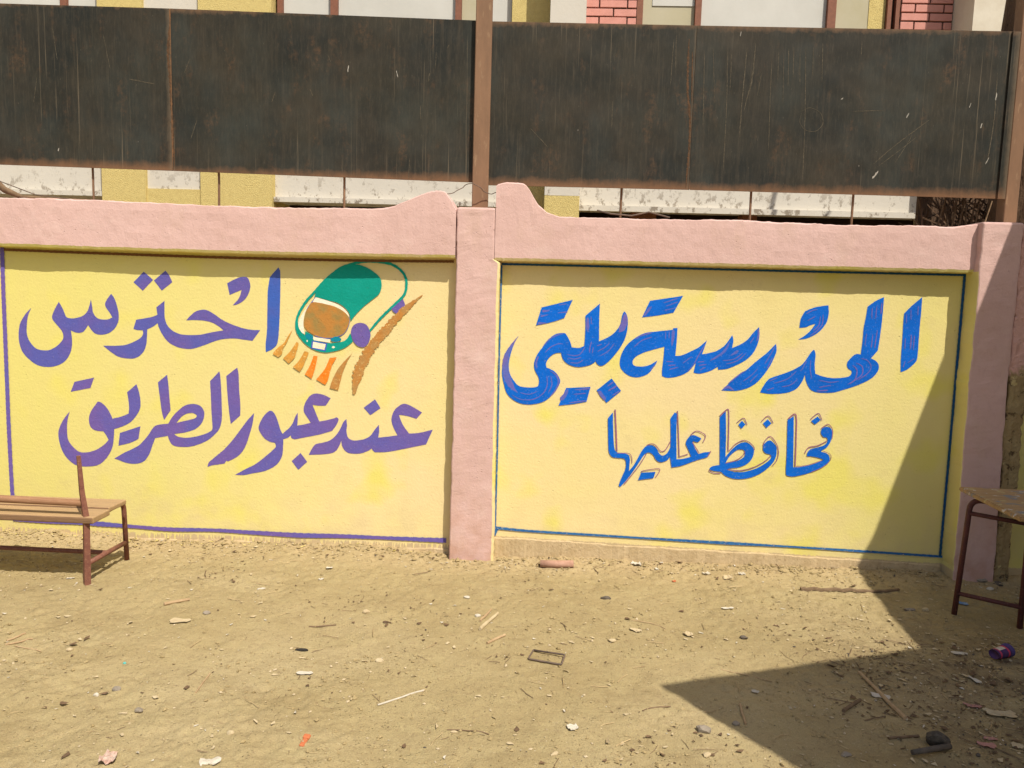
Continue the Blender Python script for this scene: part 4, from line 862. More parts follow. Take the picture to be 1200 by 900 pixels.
# ------------------------------------------------------------------ trunk and dry sticks behind the right end
tr = tag(empty('tree', (3.08, .75, 0)), 'dark bare tree trunk at the right edge behind the screen', 'tree')
pts = [(.0, 0, -.1), (.02, 0, .8), (-.02, .02, 1.6), (.03, 0, 2.4), (-.03, 0, 3.2), (.05, .05, 4.2), (.15, .1, 5.4)]
vs, fs = tube_data(pts, [.24, .19, .18, .175, .16, .14, .1], 18)
vs = [Vector((v.x*(1+.10*noise1(v.z*2+k % 18, 1.7, 3)), v.y*(1+.1*noise1(v.z*2+k % 18, 1.3, 5)), v.z)) for k, v in enumerate(vs)]
mesh('trunk', vs, fs, M['bark'], tr)
for k, (a, b, c) in enumerate([((.1, .05, 4.6), (.9, .3, 6.0), (1.4, .3, 6.8)), ((0, 0, 4.0), (.5, .5, 5.3), (.6, .9, 6.6)), ((.1, .1, 5.2), (.3, .0, 6.2), (.8, -.1, 7.4)), ((.0, .0, 2.7), (.25, -.05, 3.3), (.55, .0, 4.2))]):
    tube('branch', [a, b, c], [.06, .04, .015], M['bark'], tr, 8)
rs = random.Random(4)
STICKLAB = 'thin brown dry stick standing behind the wall beside the right end of the screen'
for k in range(16):
    x = 2.33+.38*k/15+rs.uniform(-.02, .02); y = .32+rs.uniform(0, .16)
    tag(tube('dry_stick', [(x, y, 1.3), (x+rs.uniform(-.03, .03), y, 1.9), (x+rs.uniform(-.12, .12), y+rs.uniform(-.05, .05), 2.17+rs.uniform(0, .28))], [.009, .007, .003], M['twig'] if k % 3 else M['bark'], n=5), STICKLAB if k % 3 else 'thin dark dry stick standing behind the wall beside the right end of the screen', 'stick', 'dry sticks behind the wall')
bv, bf = [], []
for k in range(450):
    x = rs.uniform(2.72, 3.35); y = rs.uniform(.85, 1.3); z = rs.uniform(1.2, 2.35); L = rs.uniform(.12, .35); a = rs.uniform(-1.2, 1.2)
    v_, f_ = tube_data([(x, y, z), (x+L*math.sin(a), y+rs.uniform(-.1, .1), z+L*math.cos(a)*.8)], [.008, .003], 3, False)
    bf += [tuple(q+len(bv) for q in f) for f in f_]; bv += v_
tag(box('backdrop_board', (2.74, 1.36, -.02), (3.5, 1.40, 2.46), M['bark']), 'dark backdrop board added behind the brush at the right', 'board')  # added dark backdrop, stands in for the darkness behind the brush
tag(mesh('brush_pile', bv, bf, M['bark']), 'dark tangle of dry brush heaped behind the wall at the right', 'brush', kind='stuff')
tag(tube('dry_branch', [(-3.75, .12, 2.25), (-3.5, .1, 2.26), (-3.33, .06, 2.19), (-3.22, .05, 2.10), (-3.12, .06, 2.06), (-2.9, .08, 2.055), (-2.6, .08, 2.05)], [.03, .032, .026, .02, .013, .009, .005], M['twig'], n=8), 'brown dry branch lying on the wall top at the left edge', 'branch')
tag(tube('loose_wire', [(-3.4, .0, 2.23), (-3.2, -.01, 2.14), (-3.0, .0, 2.07), (-2.75, .02, 2.045), (-2.5, .04, 2.04)], .003, M['wire'], n=5), 'thin wire trailing along the wall top at the left edge', 'wire')
tag(tube('loose_wire', [(.30, .03, 2.06), (.38, .05, 2.045), (.5, .04, 2.035), (.6, .05, 2.06), (.72, .04, 2.03)], .005, M['wire'], n=5), 'dark wire lying on the coping right of the small bump', 'wire')

# ------------------------------------------------------------------ bench on the left
def bench():
    bx0 = -2.28; yn, yf = -.765, -.40
    t = tag(empty('bench', (bx0, -.6, 0)), 'low wooden school bench with brown steel tube frame by the left panel', 'bench')
    def add(o): o.matrix_parent_inverse = Matrix.Translation(-Vector(t.location)); return o
    zg1 = gh(-2.295, yn); zg2 = gh(-2.315, -.35)
    for dx in (0, -1.35):
        up = [(bx0+dx-.014, yn, zg1-.01), (bx0+dx-.008, yn, .36), (bx0+dx-.022, yn-.006, .50), (bx0+dx-.030, yn-.012, .69)]
        # flattened angle-iron upright: square section
        vs, fs = tube_data(up, [.021, .019, .0155, .012], 4)
        add(mesh('backrest_post', vs, fs, M['tube'], t))
        lg = bend([(bx0+dx-.01, yn+.03, .345), (bx0+dx-.03, -.375, .345), (bx0+dx-.035, -.345, zg2-.01)], .05)
        add(tube('leg', lg, .0135, M['tube'], t, 10))
        add(tube('side_rail', [(bx0+dx-.01, yn+.012, .125), (bx0+dx-.034, -.352, .105)], .0135, M['tube'], t, 10))
    add(tube('stretcher', [(bx0-1.37, -.56, .115), (bx0-.8, -.555, .118), (bx0-.03, -.553, .112)], .012, M['tube'], t, 10))
    def plank(name, x0, x1, y0, y1, z0, z1, mt, bev, seed):
        bm = bmesh.new(); bm_box(bm, (x0, y0, z0), (x1, y1, z1), bev, segs=3)
        for v in bm.verts:
            if v.co.x > x1-.05: v.co.x += .006*noise1(v.co.y, 30, seed)
            v.co.z += .003*noise1(v.co.x, 2, seed)
        bm.normal_update()
        for f in bm.faces:
            if f.normal.y < -.6: f.material_index = 1
        return add(from_bm(name, bm, [mt, M['plank_edge']], t, smooth=False))
    plank('seat_plank', bx0-1.42, bx0+.038, -.790, -.625, .342, .376, M['wood'], .007, 1)
    plank('seat_plank', bx0-1.42, bx0+.030, -.617, -.445, .353, .380, M['wood'], .007, 2)
    add(tube('backrest_rail', [(bx0-1.4, -.755, .452), (bx0-.7, -.755, .450), (bx0-.03, -.757, .440)], [.018, .02, .017], M['wood_dark'], t, 10))
    for z in (): add(tube('bolt', [(bx0-.03, yn-.034, z-.03), (bx0-.03, yn-.020, z-.03)], .004, M['wire'], t, 6))
bench()

# ------------------------------------------------------------------ desk on the right
def desk():
    t = tag(empty('desk', (2.3, -.7, 0)), 'small school desk with paint spattered top on maroon tube legs in the shade', 'desk')
    def add(o): o.matrix_parent_inverse = Matrix.Translation(-Vector(t.location)); return o
    # top: corner pointing left, running off to the right
    A = Vector((2.170, -.545)); u = Vector((1.0, -.07)).normalized(); v = Vector((.36, -.56)).normalized()
    # front edge runs from A toward the viewer's right
    P = [A, A+u*1.15, A+u*1.15+v*.42, A+v*.42]
    P[3] = Vector((2.233, -0.960)); P[2] = P[3]+u*1.05
    bm = bmesh.new(); z0, z1 = .622, .645
    tl = (0, 0, -.042, -.042)
    lo = [bm.verts.new((p.x, p.y, z0+k)) for p, k in zip(P, tl)]; hi = [bm.verts.new((p.x, p.y, z1+k)) for p, k in zip(P, tl)]
    bm.faces.new(lo); bm.faces.new(hi[::-1])
    for i in range(4): bm.faces.new((lo[i], hi[i], hi[(i+1) % 4], lo[(i+1) % 4]))
    bmesh.ops.recalc_face_normals(bm, faces=bm.faces)
    bmesh.ops.bevel(bm, geom=list(bm.edges), offset=.005, segments=2, affect='EDGES')
    add(from_bm('desk_top', bm, M['desk'], t))
    l0 = Vector((2.164, -.62)); l1 = Vector((2.402, -.771)); d = (l1-l0).normalized()
    for off in (0., 1.0):
        o = Vector((off*.995, -off*.09))
        a = l0+o; b = l1+o
        g0 = gh(a.x, a.y)-.01; g1 = gh(b.x, b.y)-.01
        s = Vector((.030, .012))
        add(tube('leg_frame', bend([(a.x, a.y, g0), (a.x+s.x*1.1, a.y+.005, .60), (b.x+s.x*.3, b.y+.02, .585), (b.x, b.y, g1)], .06, 7), .0135, M['tube_dark'], t, 10))
        add(tube('cross_rail', [(a.x+.028, a.y+.004, .525), (b.x+.012, b.y+.016, .515)], .0115, M['tube_dark'], t, 8))
        add(tube('cross_rail', [(a.x+.006, a.y, .105), (b.x+.002, b.y, .10)], .0115, M['tube_dark'], t, 8))
desk()

# ------------------------------------------------------------------ single finds on the ground
def m_obj(name, c1, c2, **k): 
    k.setdefault('sc', 30); return mat_simple(name, c1, c2, k['sc'], k.get('rough', .85), .5, .002, k.get('c3'))
M['chip'] = m_obj('plaster_chip', (.48, .39, .24), (.40, .31, .18))
M['white'] = m_obj('white_scrap', (.44, .395, .31), (.53, .48, .39))
M['stone'] = m_obj('grey_stone', (.20, .17, .13), (.29, .24, .18))
M['dstone'] = m_obj('dark_stone', (.085, .07, .055), (.13, .105, .08))
M['stick'] = m_obj('pale_stick', (.42, .30, .17), (.33, .22, .12))
M['dstick'] = m_obj('brown_stick', (.20, .135, .08), (.13, .085, .05))
M['redpipe'] = m_obj('red_pipe', (.42, .25, .18), (.34, .19, .13))
M['orangeplastic'] = m_obj('orange_plastic', (.50, .16, .065), (.42, .13, .055))
M['blueplastic'] = m_obj('blue_film', (.06, .18, .42), (.30, .38, .50), sc=25)
M['teal2'] = m_obj('teal_plastic', (.10, .42, .36), (.12, .36, .32))
M['cloth'] = m_obj('stained_cloth', (.42, .24, .18), (.50, .42, .34), sc=45, c3=(.20, .08, .05))
M['black'] = m_obj('black_rubber', (.02, .018, .015), (.04, .035, .03))
M['clump'] = m_obj('dark_fibre', (.055, .045, .035), (.10, .085, .065), sc=60)
M['leafm'] = m_obj('dead_leaf', (.16, .10, .055), (.09, .058, .035))
M['pinkrag'] = m_obj('pink_scrap', (.42, .20, .16), (.34, .18, .14))
def stone(name, p, size, mt, label, cat, seed, sub=2, lift=.35, rz=0, group=None):
    bm = bmesh.new(); bmesh.ops.create_icosphere(bm, subdivisions=sub, radius=1)
    rr = random.Random(seed); offs = [rr.uniform(0, 9) for _ in range(3)]
    planes = [(Vector((rr.uniform(-1, 1), rr.uniform(-1, 1), rr.uniform(-1, 1))).normalized(), rr.uniform(.55, .85)) for _ in range(7)]
    for v in bm.verts:
        for n, d in planes:
            k = v.co.dot(n)
            if k > d: v.co -= n*(k-d)*.85
        v.co *= 1+.10*noise1(v.co.x*2+v.co.y*3+offs[0], 1.5, seed)
        v.co = Vector((v.co.x*size[0], v.co.y*size[1], v.co.z*size[2]))
    o = from_bm(name, bm, mt); o.location = (p[0], p[1], gh(*p)+size[2]*lift); o.rotation_euler = (0, 0, rz)
    return tag(o, label, cat, group)
def stick(name, a, b, r, mt, label, cat='stick', bendy=.0, n=7, lift=None, r2=None, group=None):
    k = 7; pts = []; rr = random.Random(int(a[0]*1000)); nx, ny = -(b[1]-a[1]), (b[0]-a[0])
    for i in range(k):
        t = i/(k-1); x = a[0]+(b[0]-a[0])*t+nx*bendy*math.sin(t*3.1)+rr.uniform(-.3, .3)*r; y = a[1]+(b[1]-a[1])*t+ny*bendy*math.sin(t*3.1)
        pts.append((x, y, gh(x, y)+(lift if lift is not None else r*.9)))
    z = np.polyfit(range(k), [p[2] for p in pts], 1)
    pts = [(p[0], p[1], max(p[2]*.3+(z[0]*i+z[1])*.7, p[2]-r*.3)) for i, p in enumerate(pts)]
    rs_ = [r+((r2 or r)-r)*i/(k-1) for i in range(k)]; rs_ = [q*rr.uniform(.88, 1.1) for q in rs_]
    return tag(tube(name, pts, rs_, mt, n=n, smooth=False), label, cat, group)
def scrap(name, p, size, mt, label, cat, seed, rz=0, curl=.3, group=None):
    if name in ('cloth_scrap', 'paper_scrap'): name = {'shard': 'shard', 'rag': 'rag', 'plaster': 'plaster_lump', 'cardboard': 'cardboard_piece'}.get(cat, cat+'_scrap')
    rr = random.Random(seed); n = 6; vs, fs = [], []
    c, s = math.cos(rz), math.sin(rz)
    for i in range(n+1):
        for j in range(n+1):
            u, v = i/n*2-1, j/n*2-1
            ex = 1+.22*noise1(v*1.3+seed, 1.2, seed); ey = 1+.25*noise1(u*1.5+seed, 1.4, seed+1)
            x, y = .68*u*size[0]*ex*(1-.25*abs(v)), v*size[1]*ey*.75
            z = .003+.55*curl*min(size)*(.35+.45*noise1(u*1.6+v+seed, 1.1, seed+2)+.3*noise1(v*2.2-u, 1.3, seed+4)+.25*u*u)
            z = max(z, .002)
            vs.append((x*c-y*s, x*s+y*c, z))
    for i in range(n):
        for j in range(n):
            k = i*(n+1)+j; fs.append((k, k+n+1, k+n+2, k+1))
    m0 = len(vs); vs += [(a, b, z-.0012) for a, b, z in vs]
    fs += [tuple(m0+q for q in f[::-1]) for f in fs]
    o = mesh(name, vs, fs, mt); o.location = (*p, gh(*p)+.001)
    return tag(o, label, cat, group)
# -- the larger ones
p0, p1 = (0.038, -0.152), (0.232, -0.158)
tag(tube('pipe_piece', [(p0[0], p0[1], gh(*p0)+.02), (p0[0]*.5+p1[0]*.5, p0[1]*.5+p1[1]*.5, gh(*p0)+.021), (p1[0], p1[1], gh(*p1)+.02)], [.021, .0225, .021], M['redpipe'], n=14), 'short reddish brown pipe piece lying at the foot of the wall right of the pillar', 'pipe')
q = [(0.011, -1.250), (0.149, -1.294), (0.132, -1.367), (-0.011, -1.334)]
fr = bend([(q[0][0], q[0][1], gh(*q[0])+.006), (q[1][0], q[1][1], gh(*q[1])+.012), (q[2][0], q[2][1], gh(*q[2])+.006), (q[3][0], q[3][1], gh(*q[3])+.006), (q[0][0], q[0][1], gh(*q[0])+.006), (q[0][0]+.012, q[0][1], gh(*q[0])+.006)], .01, 3)
tag(tube('wire_frame', fr, .0042, M['wire'], n=6), 'small dark rectangular wire frame lying on the open sand', 'frame')
def plankstick():
    a, b = (1.460, -0.393), (2.020, -0.330)
    n = 14; bm = bmesh.new(); rings = []
    for i in range(n+1):
        t = i/n; x = a[0]+(b[0]-a[0])*t; y = a[1]+(b[1]-a[1])*t+.004*math.sin(t*7); w_ = .013*(1-.45*t)*(1+.1*noise1(t*5, 2, 8)); h = .009*(1-.3*t); z = gh(x, y)+.004
        rings.append([bm.verts.new((x, y+dy*w_, z+dz*h)) for dy, dz in ((-1, 0), (-.85, 1.3), (.8, 1.5), (1, 0))])
    for i in range(n):
        for k in range(4): bm.faces.new((rings[i][k], rings[i][(k+1) % 4], rings[i+1][(k+1) % 4], rings[i+1][k]))
    bm.faces.new(rings[0]); bm.faces.new(rings[-1][::-1])
    tag(from_bm('wood_strip', bm, M['dstick']), 'long split strip of wood lying across the shadow edge near the right panel', 'stick')
plankstick()
stick('stick', (1.407, -1.314), (1.415, -1.715), .0075, M['stick'], 'pale brown stick lying on the shaded ground under a torn paper', r2=.009)
stick('stick', (0.814, -1.647), (0.800, -1.787), .0045, M['stick'], 'short thin stick upright in the picture inside the left tip of the shadow')
stick('stick', (-0.571, -1.766), (-0.416, -1.635), .0035, M['white'], 'thin whitish straw lying alone on the sunlit sand', 'straw')
stick('stick', (-1.280, -1.748), (-1.297, -1.579), .003, M['stick'], 'thin tan straw left of centre in the foreground', 'straw')
stick('twig', (-0.290, -1.916), (-0.138, -1.941), .0022, M['dstick'], 'thin dark twig in the bottom centre foreground', 'twig', .06)
stick('stick', (-1.792, -0.967), (-1.700, -0.892), .008, M['stick'], 'stubby tan stick lying in front of the bench', r2=.007)
stick('stick', (-2.268, -1.401), (-2.234, -1.329), .004, M['stick'], 'uppermost of the crossed straws at the left edge', 'straw')
stick('stick', (-2.242, -1.448), (-2.172, -1.375), .004, M['stick'], 'middle one of the crossed straws at the left edge', 'straw')
stick('stick', (-2.200, -1.444), (-2.070, -1.471), .0025, M['stick'], 'lowest and thinnest of the crossed straws at the left edge', 'straw')
stick('stick', (1.192, -1.687), (1.301, -1.577), .007, M['dstick'], 'short dark stick on the shaded ground left of the pale brown stick')
stick('stick', (1.282, -1.867), (1.399, -1.841), .005, M['dstick'], 'thin dark stick lying left of the dark fibrous clump')
stick('stick', (-1.041, -1.088), (-0.921, -1.056), .0035, M['dstick'], 'thin dark twig on the sand below the violet lettering', 'twig')
stick('wood_splinter', (-0.247, -0.966), (-0.204, -0.807), .007, M['stick'], 'upper of two pale wooden splinters in the middle of the sand', 'splinter', r2=.004)
stick('wood_splinter', (-0.243, -1.062), (-0.166, -0.866), .009, M['chip'], 'thicker pale splinter with a dark broken end mid yard', 'splinter', r2=.007)
stick('wood_splinter', (-0.197, -1.202), (-0.121, -1.115), .006, M['stick'], 'short pale splinter just below the thicker pair', 'splinter')
stick('twig', (0.486, -0.869), (0.639, -0.953), .002, M['stick'], 'very thin bent straw in the centre right of the sand', 'straw', .1)
stick('twig', (0.811, -1.348), (0.994, -1.456), .002, M['stick'], 'thin straw ending at the shadow edge', 'straw', .05)
stick('twig', (0.430, -1.725), (0.543, -1.678), .0025, M['dstick'], 'small forked looking twig left of the shadow tip', 'twig', .08)
scrap('paper_scrap', (2.273, -0.495), (.045, .025), M['blueplastic'], 'blue and white plastic scrap lying under the desk', 'plastic', 3, -.5, .5)
scrap('paper_scrap', (1.404, -1.522), (.055, .02), M['white'], 'torn grey white paper lying on the pale brown stick', 'paper', 5, -.35, .5)
scrap('paper_scrap', (1.929, -1.112), (.05, .017), M['white'], 'flat pale paper strip at the tip of the sunlit wedge', 'paper', 6, -.1, .4)
scrap('paper_scrap', (1.857, -1.361), (.018, .04), M['white'], 'folded white paper strip in the shaded litter right', 'paper', 7, .5, .5)
scrap('paper_scrap', (1.808, -1.633), (.085, .03), M['chip'], 'large curled beige cardboard piece at the right edge', 'cardboard', 8, -.15, .5)
scrap('paper_scrap', (1.732, -1.865), (.03, .02), M['chip'], 'beige card piece in the bottom right corner', 'cardboard', 9, -.6, .3)
scrap('paper_scrap', (-1.634, -1.130), (.065, .03), M['chip'], 'tan triangular shard of plaster lying before the bench', 'shard', 10, .1, .25)
scrap('paper_scrap', (-1.410, -0.701), (.03, .012), M['white'], 'white sliver lying in the sand right of the bench', 'paper', 11, .6, .4)
scrap('paper_scrap', (-0.920, -1.543), (.045, .018), M['white'], 'pale flat shard left of centre in the foreground', 'shard', 12, .05, .3)
scrap('shard', (0.159, -1.882), (.035, .022), M['white'], 'pale curved shard with dark edge in the lower centre', 'shard', 13, .3, .8)
scrap('shard', (-1.030, -2.190), (.05, .03), M['white'], 'white crumpled scrap at the bottom edge left', 'paper', 14, .2, .7)
scrap('cloth_scrap', (0.608, -0.069), (.05, .03), M['white'], 'white crumpled plastic at the foot of the right panel', 'plastic', 15, 0, .9)
scrap('cloth_scrap', (0.995, -0.182), (.03, .02), M['white'], 'small white scrap below the right panel left of a clear one', 'plastic', 16, .4, .9)
scrap('cloth_scrap', (1.104, -0.238), (.035, .03), M['chip'], 'greyish crumpled scrap below the middle of the right panel', 'plastic', 17, 1.2, .9)
scrap('cloth_scrap', (1.194, -0.187), (.03, .02), M['white'], 'whitish crumpled scrap right of the greyish one', 'plastic', 18, .2, .9)
scrap('cloth_scrap', (0.722, -0.115), (.022, .016), M['white'], 'tiny white scrap right of the crumpled plastic by the wall', 'plastic', 19, .8, .9)
scrap('cloth_scrap', (0.492, -0.996), (.045, .02), M['chip'], 'pale crumpled scrap in the middle right of the sand', 'paper', 20, -.4, .7)
scrap('cloth_scrap', (0.739, -0.999), (.03, .03), M['chip'], 'beige folded scrap right of the pale crumpled one', 'paper', 21, .9, .9)
scrap('cloth_scrap', (0.999, -0.677), (.05, .012), M['white'], 'long thin white scrap on the sand near the right panel', 'paper', 22, .15, .5)
scrap('cloth_scrap', (0.900, -1.548), (.022, .014), M['white'], 'white scrap lying in the left tip of the shadow', 'paper', 23, -.4, .6)
scrap('cloth_scrap', (-1.142, -0.376), (.03, .016), M['white'], 'greyish white lump of plaster below the violet border', 'plaster', 24, .1, .9)
scrap('cloth_scrap', (-1.152, -0.511), (.022, .014), M['white'], 'small white lump nearer than the greyish one', 'plaster', 25, .7, .9)
scrap('cloth_scrap', (-2.418, -0.706), (.03, .01), M['white'], 'small white strip on the sand by the bench leg', 'paper', 26, .5, .5)
scrap('cloth_scrap', (1.732, -1.583), (.05, .02), M['pinkrag'], 'dull pink rag in the shaded litter', 'rag', 27, -.2, .6)
scrap('cloth_scrap', (1.664, -1.818), (.035, .012), M['pinkrag'], 'upper dull pink strip near the bottom right corner', 'rag', 28, -.1, .6)
scrap('cloth_scrap', (1.620, -1.875), (.045, .018), M['pinkrag'], 'lower dull pink strip near the bottom right corner', 'rag', 29, -.3, .6)
scrap('orange_piece', (0.790, -0.301), (.016, .012), M['orangeplastic'], 'small orange peel piece below the right panel', 'peel', 30, .2, 1.0)
def orange_clip():
    p = (-0.767, -2.037); bm = bmesh.new(); bm_box(bm, (-.009, -.032, 0), (.009, .010, .009), .003); bm_box(bm, (-.013, .012, 0), (.011, .034, .011), .003); bm_box(bm, (-.005, .006, .001), (.004, .016, .006))
    o = from_bm('plastic_clip', bm, M['orangeplastic']); o.location = (*p, gh(*p)); o.rotation_euler = (0, .1, -.05)
    tag(o, 'bright orange plastic clip lying on the foreground sand', 'clip')
orange_clip()
def cup():
    a = Vector((0, 0, 0)); n = 18; m_ = 10; vs, fs, mi = [], [], []
    for i in range(m_+1):
        t = i/m_; r = .026+.007*t; 
        if i == 0: r = .024
        for k in range(n):
            th = 2*math.pi*k/n; dent = 1-.16*max(0, math.cos(th-1.2))*math.sin(t*3.1)+.04*noise1(th+t*3, 1.6, 6)
            vs.append(((t-.5)*.095, r*math.cos(th)*dent, r*math.sin(th)*dent*.86))
    for i in range(m_):
        for k in range(n):
            fs.append((i*n+k, i*n+(k+1) % n, (i+1)*n+(k+1) % n, (i+1)*n+k)); th = 2*math.pi*(k+.5)/n
            white = 2 <= i <= 5 and .3 < (th % (2*math.pi)) < 2.2
            mi.append(1 if white else (2 if i in (1, 6) else (3 if i > 7 else 0)))
    fs.append(tuple(range(n))); mi.append(0)
    mm = [m_obj('purple_film', (.085, .04, .11), (.06, .03, .09)), M['white'], m_obj('red_film', (.50, .05, .07), (.40, .05, .10)), m_obj('dark_blue_film', (.05, .05, .17), (.08, .05, .14))]
    o = mesh('cup', vs, fs, mm, None, mi, smooth=True); p = (2.080, -1.163); o.location = (*p, gh(*p)+.026); o.rotation_euler = (0, -.05, .45)
    tag(o, 'crumpled purple cup with white and red label lying on the shaded ground', 'cup')
cup()
o = stone('fibre_clump', (1.435, -1.901), (.038, .034, .034), M['clump'], 'dark rounded fibrous clump in the shaded bottom right', 'clump', 71, 3, .7)
p0, p1 = (1.312, -1.976), (1.462, -1.929)
tag(tube('pipe_offcut', [(p0[0], p0[1], gh(*p0)+.016), (p1[0], p1[1], gh(*p1)+.018)], [.009, .011], M['dstone'], n=10), 'grey pipe offcut lying in front of the dark clump', 'pipe')
def rag():
    p = (-1.359, -2.199); o = scrap('crumpled_cloth', p, (.036, .05), M['cloth'], 'crumpled pink and white stained cloth at the bottom left edge', 'cloth', 44, .25, 1.1)
rag()
stone('stone', (0.632, -1.847), (.03, .022, .015), M['stone'], 'grey angular stone lying just inside the left tip of the shadow', 'stone', 1)
stone('stone', (0.764, -1.784), (.016, .013, .010), M['stone'], 'small round stone right of the grey angular stone', 'stone', 2)
stone('stone', (-1.003, -1.325), (.035, .010, .010), M['black'], 'black curled rubber bit on the sunlit sand left of centre', 'rubber', 3)
stone('pebble', (-1.671, -1.541), (.008, .007, .006), M['teal2'], 'tiny teal plastic bit on the sand at left', 'plastic', 4)
stone('stone', (-1.424, -1.891), (.017, .015, .012), M['stone'], 'round dark pebble in the left foreground', 'pebble', 5)
stone('stone', (-1.586, -1.750), (.018, .015, .011), M['stone'], 'brownish pebble above the round dark one at left', 'pebble', 6)
stone('stone', (-1.647, -1.788), (.013, .010, .008), M['white'], 'white pebble left of the brownish pebble', 'pebble', 7)
stone('stone', (-1.552, -1.033), (.020, .014, .012), M['stone'], 'rounded stone right of the tan triangular shard', 'stone', 8)
stone('stone', (-0.814, -0.904), (.024, .015, .012), M['chip'], 'light faceted stone on the sand below the violet border', 'stone', 9)
stone('stone', (-1.952, -1.460), (.014, .012, .008), M['chip'], 'pale brown pebble near the crossed straws', 'pebble', 10)
stone('stone', (0.368, -1.119), (.020, .014, .012), M['chip'], 'pale stone in the middle of the sand right of the wire frame', 'stone', 11)
stone('stone', (0.383, -0.608), (.030, .016, .012), M['dstone'], 'dark clod on the sand below the right panel', 'clod', 12)
stone('stone', (0.990, -1.030), (.022, .014, .012), M['dstone'], 'dark clod on the sand left of the sun lit wedge', 'clod', 13)
stone('stone', (1.091, -1.975), (.020, .014, .010), M['stone'], 'small stone at the bottom edge in shade', 'stone', 14)
stone('stone', (-0.265, -0.897), (.016, .013, .011), M['white'], 'white lump left of the pale splinters', 'plaster', 15)
stone('stone', (-0.264, -1.930), (.014, .006, .006), M['chip'], 'tiny pale chip in the bottom centre', 'chip', 16)
stone('stone', (0.092, -2.049), (.020, .008, .007), M['chip'], 'pale tan chip near the bottom centre edge', 'chip', 17, rz=.7)
stone('stone', (0.610, -2.011), (.018, .014, .010), M['chip'], 'pale pebble between the sun edge and the bottom', 'pebble', 18)
stone('stone', (-0.343, -0.653), (.018, .013, .010), M['white'], 'white pebble below the pillar foot', 'pebble', 19)
stone('stone', (-1.031, -2.023), (.014, .011, .008), M['chip'], 'whitish chip in the left foreground', 'chip', 20)
stone('stone', (-0.641, -1.403), (.02, .012, .012), M['chip'], 'yellowish knob of plaster left of the wire frame', 'plaster', 21)
stone('stone', (1.956, -0.586), (.032, .016, .013), M['stone'], 'flat stone in shade left of the desk leg', 'stone', 22)
stone('stone', (2.032, -0.589), (.02, .014, .013), M['chip'], 'light stone right of the flat one by the desk leg', 'stone', 23)
stone('stone', (2.585, -0.109), (.06, .03, .022), M['stone'], 'largest grey rubble stone at the foot of the right pillar', 'stone', 24)
stone('stone', (2.529, -0.060), (.035, .022, .02), M['dstone'], 'dark rubble stone left of the largest one', 'stone', 25)
stone('stone', (2.655, -0.155), (.04, .02, .018), M['dstone'], 'dark rubble stone right of the largest one', 'stone', 26)
stone('stone', (2.557, -0.245), (.022, .012, .01), M['white'], 'small pale bit before the rubble at the right pillar', 'stone', 27)

# ------------------------------------------------------------------ uncountable litter
def place_mask(n, dens):
    out = []
    while len(out) < n:
        x = rng.uniform(-3.6, 3.2, 4000); y = -.012-rng.random(4000)*2.35; d = dens(x, y)
        k = rng.random(4000) < d
        out += list(zip(x[k], y[k]))
    return np.array(out[:n])
def clear(x, y): return ~(((x > -.52) & (x < -.23) & (y > -.09)) | ((x > 2.38) & (y > -.16)))
def patches(x, y, s, lo, hi, o=0): return sst(lo, hi, fbm(x+o, y+o, 3, s))
def d_gravel(x, y): return clear(x, y)*np.clip(.07+.85*sst(-.34, -.06, y)+.5*patches(x, y, 1.9, .2, .8)+.3*sst(.8, 1.6, x)*sst(-.5, -1., y), 0, 1)
def d_paper(x, y): return clear(x, y)*np.clip(.08+.55*sst(-.5, -.1, y)*(.3+.7*patches(x, y, 3, -.1, .5, 4))+.25*sst(.9, 1.7, x)*sst(-.8, -1.1, y), 0, 1)
def d_leaf(x, y): return clear(x, y)*np.clip(.015+.22*sst(-.30, -.05, y)*patches(x, y, 3, -.3, .3, 9)+.75*sst(1.0, 1.7, x)*sst(-.9, -1.1, y)*patches(x, y, 2.4, -.45, .25, 2)+.10*sst(.2, .5, patches(x, y, 1.8, .35, .8, 6)), 0, 1)
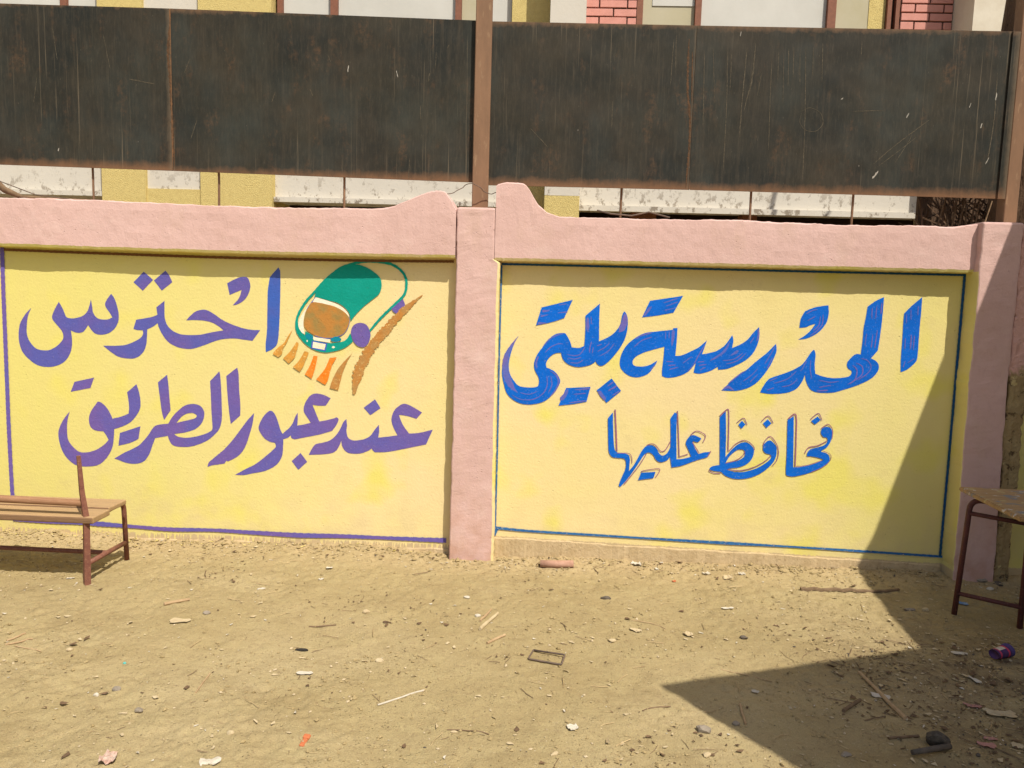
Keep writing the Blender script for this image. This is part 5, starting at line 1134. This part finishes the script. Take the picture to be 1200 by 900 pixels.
def scatter(name, n, dens, kind, smin, smax, mt):
    P = place_mask(n, dens); Z = ground_h(P[:, 0], P[:, 1]); vs, fs = [], []
    s = smin*(smax/smin)**(rng.random(n)**2.6)
    a = rng.random(n)*6.283; tl = rng.normal(0, .25, (n, 2))
    for i in range(n):
        x, y, z, r = P[i, 0], P[i, 1], Z[i], s[i]; b = len(vs); c, sn = math.cos(a[i]), math.sin(a[i]); t0, t1 = tl[i]
        if kind == 'pebble':
            q = rng.uniform(.6, 1.15, 6); fl = rng.uniform(.45, .85)
            loc = [(q[0], 0, .1), (0, q[1]*.8, 0), (-q[2], 0, .05), (0, -q[3]*.8, .1), (t0, t1, q[4]), (0, 0, -q[5])]
            for u, v, w_ in loc: vs.append((x+(u*c-v*sn)*r, y+(u*sn+v*c)*r, z+(w_*fl+.25)*r))
            fs += [(b, b+1, b+4), (b+1, b+2, b+4), (b+2, b+3, b+4), (b+3, b, b+4), (b+1, b, b+5), (b+2, b+1, b+5), (b+3, b+2, b+5), (b, b+3, b+5)]
        elif kind == 'flake':
            k = 5; an = sorted(rng.random(k)*6.283); cr_ = rng.uniform(-.3, .5)
            for th in an:
                rr = r*rng.uniform(.6, 1.2); u, v = rr*math.cos(th), rr*math.sin(th)*.6
                vs.append((x+u*c-v*sn, y+u*sn+v*c, z+.0025+abs(u*t0)+abs(v*t1)))
            vs.append((x, y, z+.002+r*max(0, cr_)))
            for j in range(k): fs.append((b+j, b+(j+1) % k, b+k))
        else:
            L = r; w_ = max(.0008, r*.035*rng.uniform(.7, 1.6)); bd = rng.uniform(-.15, .15)*L
            for u, off in ((-L, 0), (0, bd), (L, 0)):
                ax, ay = x+u*c-off*sn, y+u*sn+off*c; az = float(z)+w_+.001+abs(t0)*.15*(u+L)
                vs += [(ax-sn*w_, ay+c*w_, az), (ax+sn*w_, ay-c*w_, az), (ax, ay, az+w_*1.5)]
            for q_ in (0, 3):
                for e in range(3): fs.append((b+q_+e, b+q_+(e+1) % 3, b+q_+3+(e+1) % 3, b+q_+3+e))
    return tag(mesh(name, vs, fs, mt), kind='stuff')
def lab(o, l, c): o['label'] = l; o['category'] = c
M['gravel'] = m_obj('sand_clod', (.34, .26, .13), (.28, .21, .10), sc=40, c3=(.42, .33, .19))
M['paleg'] = m_obj('pale_grit', (.50, .41, .27), (.42, .33, .20), sc=40)
M['straw'] = m_obj('straw', (.45, .34, .18), (.30, .21, .11), sc=30)
lab(scatter('gravel', 9500, d_gravel, 'pebble', .0025, .013, M['gravel']), 'sand coloured grit and clods strewn over the yard', 'gravel')
lab(scatter('pale_gravel', 2200, d_gravel, 'pebble', .0025, .011, M['paleg']), 'pale plaster crumbs strewn along the foot of the wall', 'crumbs')
lab(scatter('dark_gravel', 600, d_leaf, 'pebble', .003, .012, M['dstone']), 'dark grit mixed into the litter', 'grit')
lab(scatter('paper_flakes', 620, d_paper, 'flake', .004, .017, M['white']), 'tiny white paper and plaster flakes on the sand', 'flakes')
lab(scatter('tan_flakes', 2600, d_paper, 'flake', .004, .020, M['chip']), 'small tan flakes on the sand', 'flakes')
def d_foot(x, y): return clear(x, y)*(x < -.55)*sst(-.16, -.03, y)*(.25+.75*sst(-1.6, -2.6, x))
M['flake_y'] = m_obj('yellow_paint_flake', (.62, .52, .18), (.50, .40, .14))
lab(scatter('paint_flakes', 420, d_foot, 'flake', .004, .016, M['flake_y']), 'yellow paint flakes and splashes along the foot of the left panel', 'paint flakes')
def d_rubble(x, y): return clear(x, y)*np.clip(sst(-.20, -.04, y)*(.35+.65*patches(x, y, 2.5, -.2, .4, 5)), 0, 1)
lab(scatter('rubble', 650, d_rubble, 'pebble', .006, .022, M['gravel']), 'clods and crumbled plaster heaped along the foot of the wall', 'rubble')
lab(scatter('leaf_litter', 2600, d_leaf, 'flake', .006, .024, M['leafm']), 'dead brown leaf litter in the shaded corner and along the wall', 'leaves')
lab(scatter('straw_bits', 1500, d_paper, 'straw', .010, .045, M['straw']), 'bits of straw and splinters strewn on the ground', 'straw')
lab(scatter('twig_bits', 700, d_leaf, 'straw', .012, .05, M['dstick']), 'small dark twig bits in the litter', 'twigs')
